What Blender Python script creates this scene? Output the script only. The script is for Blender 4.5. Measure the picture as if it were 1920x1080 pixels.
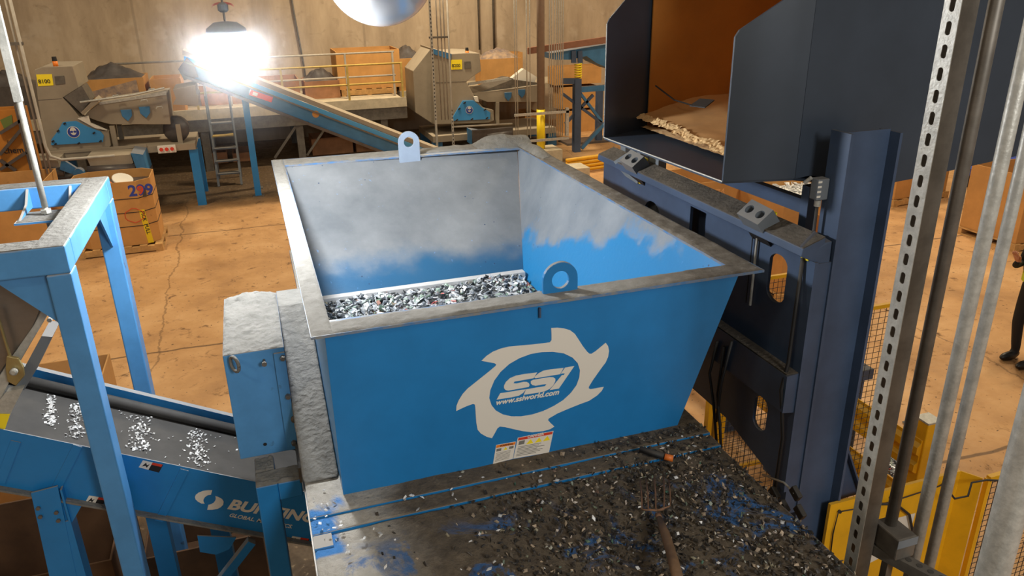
import bpy, bmesh, math, random
from mathutils import Vector, Matrix, noise
from mathutils.geometry import tessellate_polygon
random.seed(7)
for o in list(bpy.data.objects): bpy.data.objects.remove(o)
S = bpy.context.scene; COL = S.collection
# ---------------------------------------------------------------- camera
FPX = 1447.34
pi_, ro_, ya_ = math.radians(21.7825), math.radians(-1.02), math.radians(18.3015)
EYE = Vector((0, 0, 4.3))
FW = Vector((math.sin(ya_)*math.cos(pi_), math.cos(ya_)*math.cos(pi_), -math.sin(pi_)))
RT = Vector((math.cos(ya_), -math.sin(ya_), 0)); UP = RT.cross(FW)
RT, UP = math.cos(ro_)*RT+math.sin(ro_)*UP, -math.sin(ro_)*RT+math.cos(ro_)*UP
cd = bpy.data.cameras.new('camera'); cam = bpy.data.objects.new('camera', cd); COL.objects.link(cam)
cd.sensor_width = 36; cd.lens = FPX/1920*36; cd.clip_start = .05; cd.clip_end = 200
m = Matrix((RT, UP, -FW)).transposed().to_4x4(); m.translation = EYE; cam.matrix_world = m
S.camera = cam
def ray(u, v): return FW*FPX + RT*(u-960) - UP*(v-540)
def pz(u, v, z): r = ray(u, v); return EYE + r*((z-4.3)/r.z)
def px(u, v, x): r = ray(u, v); return EYE + r*(x/r.x)
def py(u, v, y): r = ray(u, v); return EYE + r*(y/r.y)
# ---------------------------------------------------------------- world, lamps, exposure
S.view_settings.view_transform = 'Standard'; S.view_settings.look = 'None'
S.view_settings.gamma = 1; S.view_settings.use_curve_mapping = False; S.view_settings.exposure = 0.0
W = bpy.data.worlds.new('world'); S.world = W; W.use_nodes = True
W.node_tree.nodes['Background'].inputs[0].default_value = (1.0, .86, .68, 1)
W.node_tree.nodes['Background'].inputs[1].default_value = .24
def area(loc, size, power, col, target=None):
    l = bpy.data.lights.new('unseen_area_light', 'AREA'); l.shape = 'DISK'; l.size = size; l.energy = power; l.color = col
    o = bpy.data.objects.new('unseen_area_light', l); COL.objects.link(o); o.location = loc
    if target is not None:
        o.rotation_euler = (Vector(target)-Vector(loc)).to_track_quat('-Z', 'Y').to_euler()
    return o
WARM = (1.0, .83, .57)  # tint of the unseen ceiling lamps, added to light the hall
area((9, 7, 9), 1.2, 380, WARM)
area((13, 14, 9), 1.2, 560, WARM)
area((4, 19, 8.5), 1.2, 800, WARM)
area((-5, 12, 9), 1.2, 430, WARM)
area((-5, -1, 9), 1.2, 120, WARM)
area((2.2, -3, 5.6), 1.5, 190, (.95, .94, .9), (1, 3, 2.3))  # fill light added behind the camera to brighten the hopper front
LAMP = py(430, 97, 4.6)
# ---------------------------------------------------------------- materials
def lin(c):
    return tuple(((x/255)/12.92 if x/255 <= .04045 else ((x/255+.055)/1.055)**2.4) for x in c[:3]) + (1,)
MATS = {}
def mat(name, col, rough=.5, metal=0, dust=0, dcol=(150, 142, 130), var=.0, vscale=6, vcol=None, bump=0, bscale=40,
        scratch=None, emis=0, spec=.5):
    """paint colour, optional second colour in noise patches, optional dust that has settled on upward faces"""
    M = bpy.data.materials.new(name); MATS[name] = M; M.use_nodes = True
    N, L = M.node_tree.nodes, M.node_tree.links
    B = N['Principled BSDF']; B.inputs['Roughness'].default_value = rough; B.inputs['Metallic'].default_value = metal
    B.inputs['Specular IOR Level'].default_value = spec
    B.inputs['Base Color'].default_value = lin(col); out = None
    tc = N.new('ShaderNodeTexCoord')
    if var or vcol:
        n = N.new('ShaderNodeTexNoise'); n.inputs['Scale'].default_value = vscale; n.inputs['Detail'].default_value = 6
        n.inputs['Roughness'].default_value = .65
        L.new(tc.outputs['Object'], n.inputs['Vector'])
        r = N.new('ShaderNodeValToRGB'); L.new(n.outputs['Fac'], r.inputs['Fac'])
        c1 = lin(col); c2 = lin(vcol) if vcol else tuple(x*(1-var) for x in c1[:3])+(1,)
        r.color_ramp.elements[0].position = .38; r.color_ramp.elements[1].position = .62
        r.color_ramp.elements[0].color = c2; r.color_ramp.elements[1].color = c1
        out = r.outputs['Color']
    if scratch:      # (colour, scale, threshold)
        n = N.new('ShaderNodeTexNoise'); n.inputs['Scale'].default_value = scratch[1]; n.inputs['Detail'].default_value = 8
        L.new(tc.outputs['Object'], n.inputs['Vector'])
        r = N.new('ShaderNodeMapRange'); L.new(n.outputs['Fac'], r.inputs['Value'])
        r.inputs['From Min'].default_value = scratch[2]; r.inputs['From Max'].default_value = scratch[2]+.05
        mx = N.new('ShaderNodeMix'); mx.data_type = 'RGBA'; L.new(r.outputs[0], mx.inputs['Factor'])
        if out: L.new(out, mx.inputs['A'])
        else: mx.inputs['A'].default_value = lin(col)
        mx.inputs['B'].default_value = lin(scratch[0]); out = mx.outputs['Result']
    if dust:
        g = N.new('ShaderNodeNewGeometry'); sp = N.new('ShaderNodeSeparateXYZ'); L.new(g.outputs['Normal'], sp.inputs[0])
        n = N.new('ShaderNodeTexNoise'); n.inputs['Scale'].default_value = 5; n.inputs['Detail'].default_value = 8
        L.new(tc.outputs['Object'], n.inputs['Vector'])
        a = N.new('ShaderNodeMath'); a.operation = 'MULTIPLY_ADD'; L.new(n.outputs['Fac'], a.inputs[0]); a.inputs[1].default_value = .9
        L.new(sp.outputs['Z'], a.inputs[2])
        r = N.new('ShaderNodeMapRange'); L.new(a.outputs[0], r.inputs['Value'])
        r.inputs['From Min'].default_value = .75; r.inputs['From Max'].default_value = 1.15
        r.inputs['To Max'].default_value = dust
        mx = N.new('ShaderNodeMix'); mx.data_type = 'RGBA'; L.new(r.outputs[0], mx.inputs['Factor'])
        if out: L.new(out, mx.inputs['A'])
        else: mx.inputs['A'].default_value = lin(col)
        mx.inputs['B'].default_value = lin(dcol); out = mx.outputs['Result']
        rr = N.new('ShaderNodeMapRange'); L.new(r.outputs[0], rr.inputs['Value']); rr.inputs['To Min'].default_value = rough
        rr.inputs['To Max'].default_value = .95; L.new(rr.outputs[0], B.inputs['Roughness'])
    if bump:
        n = N.new('ShaderNodeTexNoise'); n.inputs['Scale'].default_value = bscale; n.inputs['Detail'].default_value = 6
        L.new(tc.outputs['Object'], n.inputs['Vector'])
        b = N.new('ShaderNodeBump'); b.inputs['Strength'].default_value = bump; b.inputs['Distance'].default_value = .02
        L.new(n.outputs['Fac'], b.inputs['Height']); L.new(b.outputs[0], B.inputs['Normal'])
    if out: L.new(out, B.inputs['Base Color'])
    if emis:
        B.inputs['Emission Color'].default_value = lin(col); B.inputs['Emission Strength'].default_value = emis
    return M
DU = (140, 136, 128)
blue = mat('blue_paint', (32, 124, 190), .42, dust=.9, dcol=DU, var=.12, vscale=3)
lblue = mat('light_blue_paint', (84, 150, 208), .45, dust=.95, dcol=(165, 158, 148), var=.15, vscale=4, scratch=((60, 80, 100), 9, .68))
dblue = mat('dark_blue_paint', (64, 82, 110), .5, dust=.55, dcol=(92, 84, 72), var=.25, vscale=2.5)
binblue = mat('bin_paint', (58, 68, 82), .38, var=.22, vscale=1.2, bump=.05, bscale=3)
bblue = mat('far_blue_paint', (60, 118, 165), .5, dust=.6, dcol=(150, 135, 115), var=.25, vscale=3)
dusty = mat('settled_dust', (120, 118, 113), .95, var=.22, vscale=9, bump=.7, bscale=30)
ddust = mat('dark_dust', (92, 84, 74), .95, var=.35, vscale=14, bump=.8, bscale=40)
white = mat('white_vinyl', (226, 219, 208), .5)
black = mat('black_rubber', (28, 28, 30), .6, dust=.4, dcol=(90, 84, 76))
beltm = mat('conveyor_belt', (62, 60, 58), .75, var=.25, vscale=8)
galv = mat('galvanised_steel', (188, 186, 178), .42, metal=.2, var=.25, vscale=25, bump=.1, bscale=90)
stainl = mat('stainless_steel', (150, 146, 142), .32, metal=.85, var=.3, vscale=2)
taupe = mat('taupe_machine_paint', (150, 138, 120), .6, dust=.5, dcol=(175, 160, 140), var=.12, vscale=3)
steel = mat('dull_steel', (120, 114, 106), .5, metal=.5, var=.3, vscale=10)
yel = mat('safety_yellow', (238, 178, 22), .45, var=.18, vscale=3, dust=.3, dcol=(170, 140, 80))
cardb = mat('cardboard', (198, 146, 84), .85, var=.16, vscale=2.5, scratch=((120, 80, 45), 6, .72))
cardd = mat('dusty_cardboard', (178, 128, 92), .9, var=.3, vscale=3)
shaded = mat('shaded_cardboard', (96, 66, 40), .9, var=.35, vscale=3)  # cardboard darkened for the boxes under the conveyor, shade put into its colour
cardi = mat('cardboard_inside', (184, 118, 42), .85, var=.2, vscale=2, scratch=((70, 48, 25), 7, .71))
wood = mat('pallet_wood', (205, 160, 100), .85, var=.3, vscale=8)
brown = mat('brown_paint', (140, 96, 74), .6, var=.2)
polem = mat('taupe_column_paint', (140, 122, 108), .7, var=.15)
redm = mat('red_label', (214, 62, 40), .5); orange = mat('orange_label', (240, 130, 40), .5)
yelL = mat('yellow_label', (248, 222, 40), .5); ink = mat('black_print', (28, 28, 32), .6)
inkblue = mat('blue_print', (40, 62, 150), .6); inkred = mat('red_marker', (200, 70, 40), .7); paper = mat('paper', (222, 216, 204), .7)
tapey = mat('yellow_tape', (226, 196, 30), .45)
bagm = mat('dark_plastic', (86, 80, 78), .4, var=.3, vscale=5)
film = mat('stretch_film', (130, 116, 112), .3, var=.5, vscale=5, vcol=(190, 160, 130))
copper = mat('orange_sleeve', (210, 110, 40), .5)
handle = mat('worn_wood_handle', (120, 92, 66), .7, var=.3, vscale=14)
greyp = mat('grey_paint', (110, 116, 122), .5, dust=.5, dcol=(120, 110, 98))
redpl = mat('dark_red_plastic', (170, 60, 50), .5)
concr = mat('pale_concrete', (200, 186, 160), .9, var=.2)
chalk = mat('chalk', (225, 170, 110), .9)
mirror = mat('dome_mirror', (225, 226, 230), .25, metal=.55, bump=.06, bscale=2)
# hand-made materials ------------------------------------------------------
def nodes(name, rough=.9):
    M = bpy.data.materials.new(name); M.use_nodes = True; B = M.node_tree.nodes['Principled BSDF']
    B.inputs['Roughness'].default_value = rough
    return M, M.node_tree.nodes, M.node_tree.links, B
def ramp(N, L, src, stops):
    r = N.new('ShaderNodeValToRGB'); L.new(src, r.inputs['Fac'])
    while len(r.color_ramp.elements) < len(stops): r.color_ramp.elements.new(.5)
    for e, (p, c) in zip(r.color_ramp.elements, stops): e.position = p; e.color = lin(c)
    return r.outputs['Color']
def noise_(N, L, vec, scale, detail=6, rough=.6, dist=0):
    n = N.new('ShaderNodeTexNoise'); n.inputs['Scale'].default_value = scale; n.inputs['Detail'].default_value = detail
    n.inputs['Roughness'].default_value = rough; n.inputs['Distortion'].default_value = dist; L.new(vec, n.inputs['Vector']); return n.outputs['Fac']
def mixc(N, L, fac, a, b):
    m = N.new('ShaderNodeMix'); m.data_type = 'RGBA'; L.new(fac, m.inputs['Factor'])
    for s, x in (('A', a), ('B', b)):
        if isinstance(x, tuple): m.inputs[s].default_value = lin(x)
        else: L.new(x, m.inputs[s])
    return m.outputs['Result']
def mr(N, L, v, a, b, c=0, d=1):
    r = N.new('ShaderNodeMapRange'); r.interpolation_type = 'SMOOTHSTEP'; L.new(v, r.inputs['Value'])
    for k, x in zip(('From Min', 'From Max', 'To Min', 'To Max'), (a, b, c, d)): r.inputs[k].default_value = x
    return r.outputs[0]
def mth(N, L, op, a, b=None, c=None):
    m = N.new('ShaderNodeMath'); m.operation = op
    for i, x in enumerate((a, b, c)):
        if x is None: continue
        if isinstance(x, (int, float)): m.inputs[i].default_value = x
        else: L.new(x, m.inputs[i])
    return m.outputs[0]
def bumpn(N, L, B, h, s, d=.02):
    b = N.new('ShaderNodeBump'); b.inputs['Strength'].default_value = s; b.inputs['Distance'].default_value = d
    L.new(h, b.inputs['Height']); L.new(b.outputs[0], B.inputs['Normal'])
# floor: stained warm concrete slab with joints
floorm, N, L, B = nodes('warehouse_concrete', .55)
P = N.new('ShaderNodeNewGeometry').outputs['Position']
c = ramp(N, L, noise_(N, L, P, .9, 8, .62), [(.3, (160, 118, 76)), (.5, (192, 146, 96)), (.7, (212, 168, 118))])
mk = noise_(N, L, P, 4.5, 10, .7, .6); c = mixc(N, L, mr(N, L, mk, .56, .70), c, (110, 78, 48))
sp = noise_(N, L, P, 22, 3, .5); c = mixc(N, L, mr(N, L, sp, .66, .72), c, (85, 62, 42))
bk = N.new('ShaderNodeSeparateXYZ'); L.new(P, bk.inputs[0])
wv = mth(N, L, 'MULTIPLY_ADD', noise_(N, L, P, 1.5, 4), .12, bk.outputs['Y'])
jt = mth(N, L, 'ABSOLUTE', mth(N, L, 'SUBTRACT', mth(N, L, 'MODULO', wv, 5.2), 4.6)); c = mixc(N, L, mr(N, L, jt, .012, .03, .75, 0), c, (80, 58, 38))
wx = mth(N, L, 'MULTIPLY_ADD', noise_(N, L, P, 1.1, 5), .5, bk.outputs['X'])
jx = mth(N, L, 'ABSOLUTE', mth(N, L, 'SUBTRACT', mth(N, L, 'MODULO', mth(N, L, 'ADD', wx, 60), 4.7), 2.35)); c = mixc(N, L, mr(N, L, jx, .006, .02, .5, 0), c, (95, 68, 42))
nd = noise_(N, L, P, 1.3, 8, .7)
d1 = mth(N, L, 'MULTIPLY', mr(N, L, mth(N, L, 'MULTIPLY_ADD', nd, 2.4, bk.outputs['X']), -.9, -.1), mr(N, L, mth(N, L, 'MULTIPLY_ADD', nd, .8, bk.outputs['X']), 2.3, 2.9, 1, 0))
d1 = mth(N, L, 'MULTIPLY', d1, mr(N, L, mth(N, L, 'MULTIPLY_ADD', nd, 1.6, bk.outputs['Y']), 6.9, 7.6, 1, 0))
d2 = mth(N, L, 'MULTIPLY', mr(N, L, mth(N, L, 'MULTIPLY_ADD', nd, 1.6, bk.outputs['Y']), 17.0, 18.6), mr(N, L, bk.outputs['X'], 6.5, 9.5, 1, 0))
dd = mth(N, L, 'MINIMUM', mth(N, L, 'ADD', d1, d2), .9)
c = mixc(N, L, dd, c, ramp(N, L, sp, [(.35, (44, 36, 28)), (.62, (70, 58, 44)), (.72, (150, 130, 100))]))  # dirt and shade under the shredder and back machines, put into the colour
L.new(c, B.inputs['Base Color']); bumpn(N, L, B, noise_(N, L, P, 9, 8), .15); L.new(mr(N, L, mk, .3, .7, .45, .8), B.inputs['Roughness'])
# wall: tilt-up concrete, dirty vertical streaks, panel joints
wallm, N, L, B = nodes('tilt_up_concrete', .9)
G = N.new('ShaderNodeNewGeometry'); P = G.outputs['Position']; mp = N.new('ShaderNodeMapping'); L.new(P, mp.inputs[0]); mp.inputs['Scale'].default_value = (1.3, 1, .35)
c = ramp(N, L, noise_(N, L, mp.outputs[0], .9, 8, .65), [(.3, (150, 132, 110)), (.5, (176, 156, 132)), (.72, (198, 178, 152))])
n2 = noise_(N, L, P, 2.2, 8, .7, 1); c = mixc(N, L, mr(N, L, n2, .55, .75, 0, .6), c, (128, 112, 92))
n3 = noise_(N, L, P, 1.4, 3); c = mixc(N, L, mr(N, L, n3, .55, .7, 0, .35), c, (206, 190, 170))
sx = N.new('ShaderNodeSeparateXYZ'); L.new(P, sx.inputs[0])
jt = mth(N, L, 'ABSOLUTE', mth(N, L, 'SUBTRACT', mth(N, L, 'MODULO', mth(N, L, 'ADD', sx.outputs['X'], 60.5), 6.1), 3.0)); c = mixc(N, L, mr(N, L, jt, .02, .045, .3, 0), c, (104, 92, 78))
L.new(c, B.inputs['Base Color']); bumpn(N, L, B, n2, .2)
# hopper inside: blue paint under a film of grey dust with an uneven lower limit
def dust_film(name, fn):
    M, N, L, B = nodes(name, .38); P = N.new('ShaderNodeNewGeometry').outputs['Position']
    s = N.new('ShaderNodeSeparateXYZ'); L.new(P, s.inputs[0])
    n = noise_(N, L, P, 2.2, 8, .6); fine = noise_(N, L, P, 30, 4)
    v = fn(N, L, s, n); bcol = (38, 122, 178) if 'side' in name else (40, 88, 124); film = mr(N, L, v, 0, .16, 0, .86)  # back wall's blue is darker than the sides, its shade put into the colour
    grey = ramp(N, L, n, [(.3, (104, 105, 105)), (.7, (138, 139, 139))])
    c = mixc(N, L, film, bcol, grey)
    mps = N.new('ShaderNodeMapping'); L.new(P, mps.inputs[0]); mps.inputs['Scale'].default_value = (26, 26, 5)
    c = mixc(N, L, mr(N, L, noise_(N, L, mps.outputs[0], 1, 5, .6), .66, .74, 0, .45), c, (110, 165, 225))
    vo = N.new('ShaderNodeTexVoronoi'); vo.inputs['Scale'].default_value = 14; L.new(P, vo.inputs['Vector'])
    spt = mth(N, L, 'MULTIPLY', mr(N, L, vo.outputs['Distance'], .06, .1, 1, 0), mr(N, L, noise_(N, L, P, 3, 2), .56, .6))
    c = mixc(N, L, spt, c, (40, 62, 92))
    L.new(c, B.inputs['Base Color']); L.new(mr(N, L, film, 0, .8, .3, .75), B.inputs['Roughness'])
    bumpn(N, L, B, fine, .08); return M
def f_back(N, L, s, n):
    a = mth(N, L, 'MULTIPLY_ADD', n, .30, s.outputs['Z']); return mth(N, L, 'SUBTRACT', mth(N, L, 'MULTIPLY_ADD', s.outputs['X'], .03, a), 2.50)
def f_right(N, L, s, n):
    a = mth(N, L, 'MULTIPLY_ADD', n, .9, s.outputs['Z']); a = mth(N, L, 'MULTIPLY_ADD', s.outputs['Y'], .32, a); return mth(N, L, 'SUBTRACT', a, 4.50)
inback = dust_film('dusty_hopper_back', f_back); inright = dust_film('dusty_hopper_side', f_right)
# table top: dark settled grime, blue paint where it was swept
tabm, N, L, B = nodes('grimy_table', .8)
P = N.new('ShaderNodeNewGeometry').outputs['Position']; s = N.new('ShaderNodeSeparateXYZ'); L.new(P, s.inputs[0])
n1 = noise_(N, L, P, 3.2, 9, .68, .8); n2 = noise_(N, L, P, 18, 8, .7)
grime = ramp(N, L, n2, [(.3, (74, 64, 52)), (.55, (100, 88, 72)), (.75, (124, 110, 92))])
pale = ramp(N, L, n2, [(.3, (158, 152, 142)), (.7, (188, 182, 172))])
edge = mr(N, L, mth(N, L, 'MULTIPLY_ADD', n1, .25, s.outputs['X']), .35, .6, 1, 0)
c = mixc(N, L, edge, grime, pale)
sw = mth(N, L, 'MULTIPLY', mr(N, L, n1, .52, .60), mr(N, L, s.outputs['Y'], 2.45, 2.62, 1, 0))
c = mixc(N, L, mth(N, L, 'MULTIPLY', sw, .8), c, (40, 104, 168))
lb_ = mth(N, L, 'MULTIPLY', mr(N, L, mth(N, L, 'MULTIPLY_ADD', n1, .2, s.outputs['X']), .21, .25, 1, 0), mth(N, L, 'MULTIPLY', mr(N, L, s.outputs['Y'], 2.54, 2.56), mr(N, L, mth(N, L, 'MULTIPLY_ADD', n1, .3, s.outputs['Y']), 2.97, 3.03, 1, 0)))
c = mixc(N, L, lb_, c, (60, 128, 196))
L.new(c, B.inputs['Base Color']); bumpn(N, L, B, n2, .8, .03)
def island(name, stops, rough=.6, metal=0):
    M, N, L, B = nodes(name, rough); B.inputs['Metallic'].default_value = metal
    L.new(ramp(N, L, N.new('ShaderNodeNewGeometry').outputs['Random Per Island'], stops), B.inputs['Base Color'])
    M.node_tree.nodes[-1]; return M
flakem = island('shredded_flakes', [(0, (50, 54, 58)), (.35, (90, 96, 102)), (.55, (170, 176, 184)), (.8, (225, 228, 232)), (.97, (120, 150, 130)), (1, (200, 90, 90))], .35, .3)
debrism = island('table_debris', [(0, (30, 28, 26)), (.6, (58, 52, 46)), (.8, (96, 86, 74)), (.9, (180, 160, 136)), (.95, (50, 96, 80)), (.98, (205, 195, 185)), (1, (110, 80, 60))], .6)
brightm = island('pale_chips', [(0, (150, 150, 150)), (.5, (215, 215, 215)), (1, (240, 240, 240))], .5)
# ---------------------------------------------------------------- mesh builder
def wloc(o):
    v = Vector((0, 0, 0))
    while o is not None: v += o.location; o = o.parent
    return v
class MB:
    def __init__(s): s.v = []; s.f = []
    def add(s, vs, fs):
        b = len(s.v); s.v += [Vector(p) for p in vs]; s.f += [tuple(i+b for i in f) for f in fs]; return s
    def box(s, x0, y0, z0, x1, y1, z1):
        return s.add([(x0,y0,z0),(x1,y0,z0),(x1,y1,z0),(x0,y1,z0),(x0,y0,z1),(x1,y0,z1),(x1,y1,z1),(x0,y1,z1)],
                     [(0,3,2,1),(4,5,6,7),(0,1,5,4),(1,2,6,5),(2,3,7,6),(3,0,4,7)])
    def obox(s, c, size, R):
        h = [x/2 for x in size]; c = Vector(c)
        vs = [c + R @ Vector((a*h[0], b*h[1], d*h[2])) for d in (-1,1) for a, b in ((-1,-1),(1,-1),(1,1),(-1,1))]
        return s.add(vs, [(0,3,2,1),(4,5,6,7),(0,1,5,4),(1,2,6,5),(2,3,7,6),(3,0,4,7)])
    def bar(s, p, q, w, h, up=(0,0,1)):
        p, q = Vector(p), Vector(q); d = (q-p); z = d.normalized(); u = Vector(up)
        x = u.cross(z)
        if x.length < 1e-4: x = Vector((1,0,0)).cross(z)
        x.normalize(); y = z.cross(x)
        R = Matrix((x, y, z)).transposed(); return s.obox((p+q)/2, (w, h, d.length), R)
    def tube(s, pts, r, n=12, cap=True):
        pts = [Vector(p) for p in pts]; rings = []; prev = None
        for i, p in enumerate(pts):
            t = (pts[min(i+1, len(pts)-1)] - pts[max(i-1, 0)]).normalized()
            if prev is None: a = t.orthogonal().normalized()
            else: a = (prev - t*prev.dot(t)).normalized()
            prev = a; b = t.cross(a); rr = r[i] if isinstance(r, (list, tuple)) else r
            rings.append([p + (a*math.cos(2*math.pi*k/n) + b*math.sin(2*math.pi*k/n))*rr for k in range(n)])
        vs = [q for rg in rings for q in rg]; fs = []
        for i in range(len(pts)-1):
            for k in range(n): fs.append((i*n+k, i*n+(k+1)%n, (i+1)*n+(k+1)%n, (i+1)*n+k))
        if cap: fs += [tuple(range(n-1, -1, -1)), tuple((len(pts)-1)*n+k for k in range(n))]
        return s.add(vs, fs)
    def prism(s, poly, ext, holes=()):
        ext = Vector(ext); loops = [[Vector(p) for p in poly]] + [[Vector(p) for p in h] for h in holes]
        tris = tessellate_polygon(loops); flat = [p for l in loops for p in l]; n = len(flat)
        fs = [tuple(t) for t in tris] + [tuple(i+n for i in reversed(t)) for t in tris]; b = 0
        for l in loops:
            k = len(l); fs += [(b+i, b+(i+1)%k, b+(i+1)%k+n, b+i+n) for i in range(k)]; b += k
        return s.add(flat + [p+ext for p in flat], fs)
    def lathe(s, prof, c, axis=(0,0,1), n=20):
        c = Vector(c); z = Vector(axis).normalized(); x = z.orthogonal().normalized(); y = z.cross(x); vs = []; fs = []
        for r, h in prof: vs += [c + z*h + (x*math.cos(2*math.pi*k/n)+y*math.sin(2*math.pi*k/n))*r for k in range(n)]
        for i in range(len(prof)-1):
            for k in range(n): fs.append((i*n+k, i*n+(k+1)%n, (i+1)*n+(k+1)%n, (i+1)*n+k))
        fs += [tuple(range(n-1, -1, -1)), tuple((len(prof)-1)*n+k for k in range(n))]
        return s.add(vs, fs)
    def grid(s, fn, nu, nv):
        vs = [fn(i/nu, j/nv) for j in range(nv+1) for i in range(nu+1)]
        return s.add(vs, [(j*(nu+1)+i, j*(nu+1)+i+1, (j+1)*(nu+1)+i+1, (j+1)*(nu+1)+i) for j in range(nv) for i in range(nu)])
    def build(s, name, m, parent=None, bevel=0, smooth=False, normals=True):
        me = bpy.data.meshes.new(name); off = wloc(parent)
        me.from_pydata([v-off for v in s.v], [], s.f); me.validate(); me.materials.append(m)
        if normals:
            b = bmesh.new(); b.from_mesh(me); bmesh.ops.recalc_face_normals(b, faces=b.faces); b.to_mesh(me); b.free()
        if smooth:
            for p in me.polygons: p.use_smooth = True
        o = bpy.data.objects.new(name, me); COL.objects.link(o)
        if parent is not None: o.parent = parent
        LAST[0] = o
        if bevel:
            md = o.modifiers.new('bevel', 'BEVEL'); md.width = bevel; md.segments = 2; md.limit_method = 'ANGLE'
        return o
LAST = [None]
def tag(o, label, cat, group=None, kind=None):
    if label: o['label'] = label
    if cat: o['category'] = cat
    if group: o['group'] = group
    if kind: o['kind'] = kind
    return o
def T(name, label, cat, loc=(0,0,0), group=None):
    o = bpy.data.objects.new(name, None); COL.objects.link(o); o.location = loc; o.empty_display_size = .1
    return tag(o, label, cat, group)
def dup(root, loc, label=None, rz=0, group=None):
    r = root.copy(); COL.objects.link(r); r.location = loc; r.rotation_euler = (0, 0, rz)
    if label: r['label'] = label
    if group: r['group'] = group
    for ch in list(root.children):
        c = ch.copy(); COL.objects.link(c); c.parent = r
        for g in list(ch.children):
            d = g.copy(); COL.objects.link(d); d.parent = c
    return r
def text(name, s, m, parent, org, xdir, ydir, size, bold=0, shear=0, ext=.0015, sx=1, align='LEFT'):
    """lettering whose baseline starts at org and runs along xdir"""
    cu = bpy.data.curves.new('lettering', 'FONT'); cu.body = s; cu.size = size; cu.offset = bold; cu.shear = shear; cu.extrude = ext
    cu.align_x = align; cu.resolution_u = 4
    tmp = bpy.data.objects.new('tmp', cu); COL.objects.link(tmp); dg = bpy.context.evaluated_depsgraph_get(); dg.update()
    me = bpy.data.meshes.new_from_object(tmp.evaluated_get(dg)); bpy.data.objects.remove(tmp)
    x, y = Vector(xdir).normalized(), Vector(ydir).normalized(); z = x.cross(y); off = Vector(org) - wloc(parent)
    for v in me.vertices: v.co = off + x*v.co.x*sx + y*v.co.y + z*v.co.z
    me.materials.clear(); me.materials.append(m)
    o = bpy.data.objects.new(name, me); COL.objects.link(o); o.parent = parent; return o
def ell(c, a, b, n=28, t0=0, t1=2*math.pi):
    c, a, b = Vector(c), Vector(a), Vector(b); full = abs(t1-t0-2*math.pi) < 1e-6
    return [c + a*math.cos(t0+(t1-t0)*k/(n if full else n-1)) + b*math.sin(t0+(t1-t0)*k/(n if full else n-1)) for k in range(n)]
def flakes(n, pos, smin, smax, flat=.5, thick=0):
    mb = MB()
    for _ in range(n):
        p = pos()
        if p is None: continue
        s = random.uniform(smin, smax); R = Matrix.Rotation(random.uniform(0, 6.28), 3, 'Z') @ Matrix.Rotation(random.gauss(0, flat), 3, 'X') @ Matrix.Rotation(random.gauss(0, flat), 3, 'Y')
        k = random.uniform(.35, .9); h = s*random.uniform(.05, .3)
        q = [(-s/2,-s*k/2,0),(s/2*random.uniform(.5,1),-s*k/2,0),(s/2,s*k/2,h*.4),(-s/2*random.uniform(.3,1),s*k/2,0),(0,0,h)]
        vs = [Vector(p)+R@Vector(a) for a in q] + [Vector(p)+R@Vector((a[0],a[1],a[2]-s*.12)) for a in q[:4]]
        mb.add(vs, [(0,1,4),(1,2,4),(2,3,4),(3,0,4),(0,1,6,5),(1,2,7,6),(2,3,8,7),(3,0,5,8),(5,6,7,8)])
    return mb
def fbm(x, y, s=1): return noise.fractal(Vector((x*s, y*s, 3.1)), 1, 2, 5)
X, Y_, Z_ = Vector((1,0,0)), Vector((0,1,0)), Vector((0,0,1))
# ================================================================ SETTING
def struct(name, mb, m): return tag(mb.build(name, m), None, None, kind='structure')
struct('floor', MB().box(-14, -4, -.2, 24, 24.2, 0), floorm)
struct('wall_back', MB().box(-14, 24, 0, 24, 24.3, 9), wallm)
struct('wall_left', MB().box(-14.3, -4, 0, -14, 24.3, 9), wallm)
struct('wall_right', MB().box(24, -4, 0, 24.3, 24.3, 9), wallm)
# ================================================================ HOPPER
HZ = 3.0; BZ = 2.222
hop = T('hopper', 'large open blue steel hopper with flanged rim, white cutter wheel emblem and shredded flakes inside', 'hopper', (1.1, 4.4, BZ))
FY = 2.892
fl = Vector((.165, FY, BZ)); fr = py(1270, 800, FY); frt = py(1385, 515, FY)
MB().prism([(.165,FY,BZ), (fr.x,FY,BZ), (frt.x,FY,HZ-.012), (.165,FY,HZ-.012)], (0,.012,0)).build('front_wall', blue, hop)
# left wall (upright), right wall and back wall lean inwards
MB().prism([(.165,FY+.0121,BZ), (.165,FY+.0121,HZ-.012), (.165,6.16,HZ-.012), (.165,5.14,BZ)], (.012,0,0)).build('side_wall', inright, hop)
MB().add([(1.782,FY+.0121,BZ),(2.083,FY+.0121,HZ-.0121),(2.083,6.08,HZ-.0121),(1.782,5.11,BZ),
          (1.795,FY+.0121,BZ),(2.096,FY+.0121,HZ-.0121),(2.096,6.09,HZ-.0121),(1.795,5.12,BZ)],
         [(0,1,2,3),(7,6,5,4),(0,4,5,1),(1,5,6,2),(2,6,7,3),(3,7,4,0)]).build('side_wall', inright, hop)
MB().add([(.1775,6.11,HZ-.0121),(.1775,5.10,BZ),(1.781,5.10,BZ),(2.082,6.09,HZ-.0121),
          (.1775,6.125,HZ-.0121),(.1775,5.115,BZ),(1.781,5.115,BZ),(2.082,6.105,HZ-.0121)],
         [(0,1,2,3),(7,6,5,4),(0,4,5,1),(1,5,6,2),(2,6,7,3),(3,7,4,0)]).build('back_wall', inback, hop)
ro = [(.11,2.876), (2.215,2.876), (2.215,6.33), (.11,6.36)]; ri = [(.197,3.02), (2.083,2.985), (2.083,6.02), (.205,6.13)]
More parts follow.
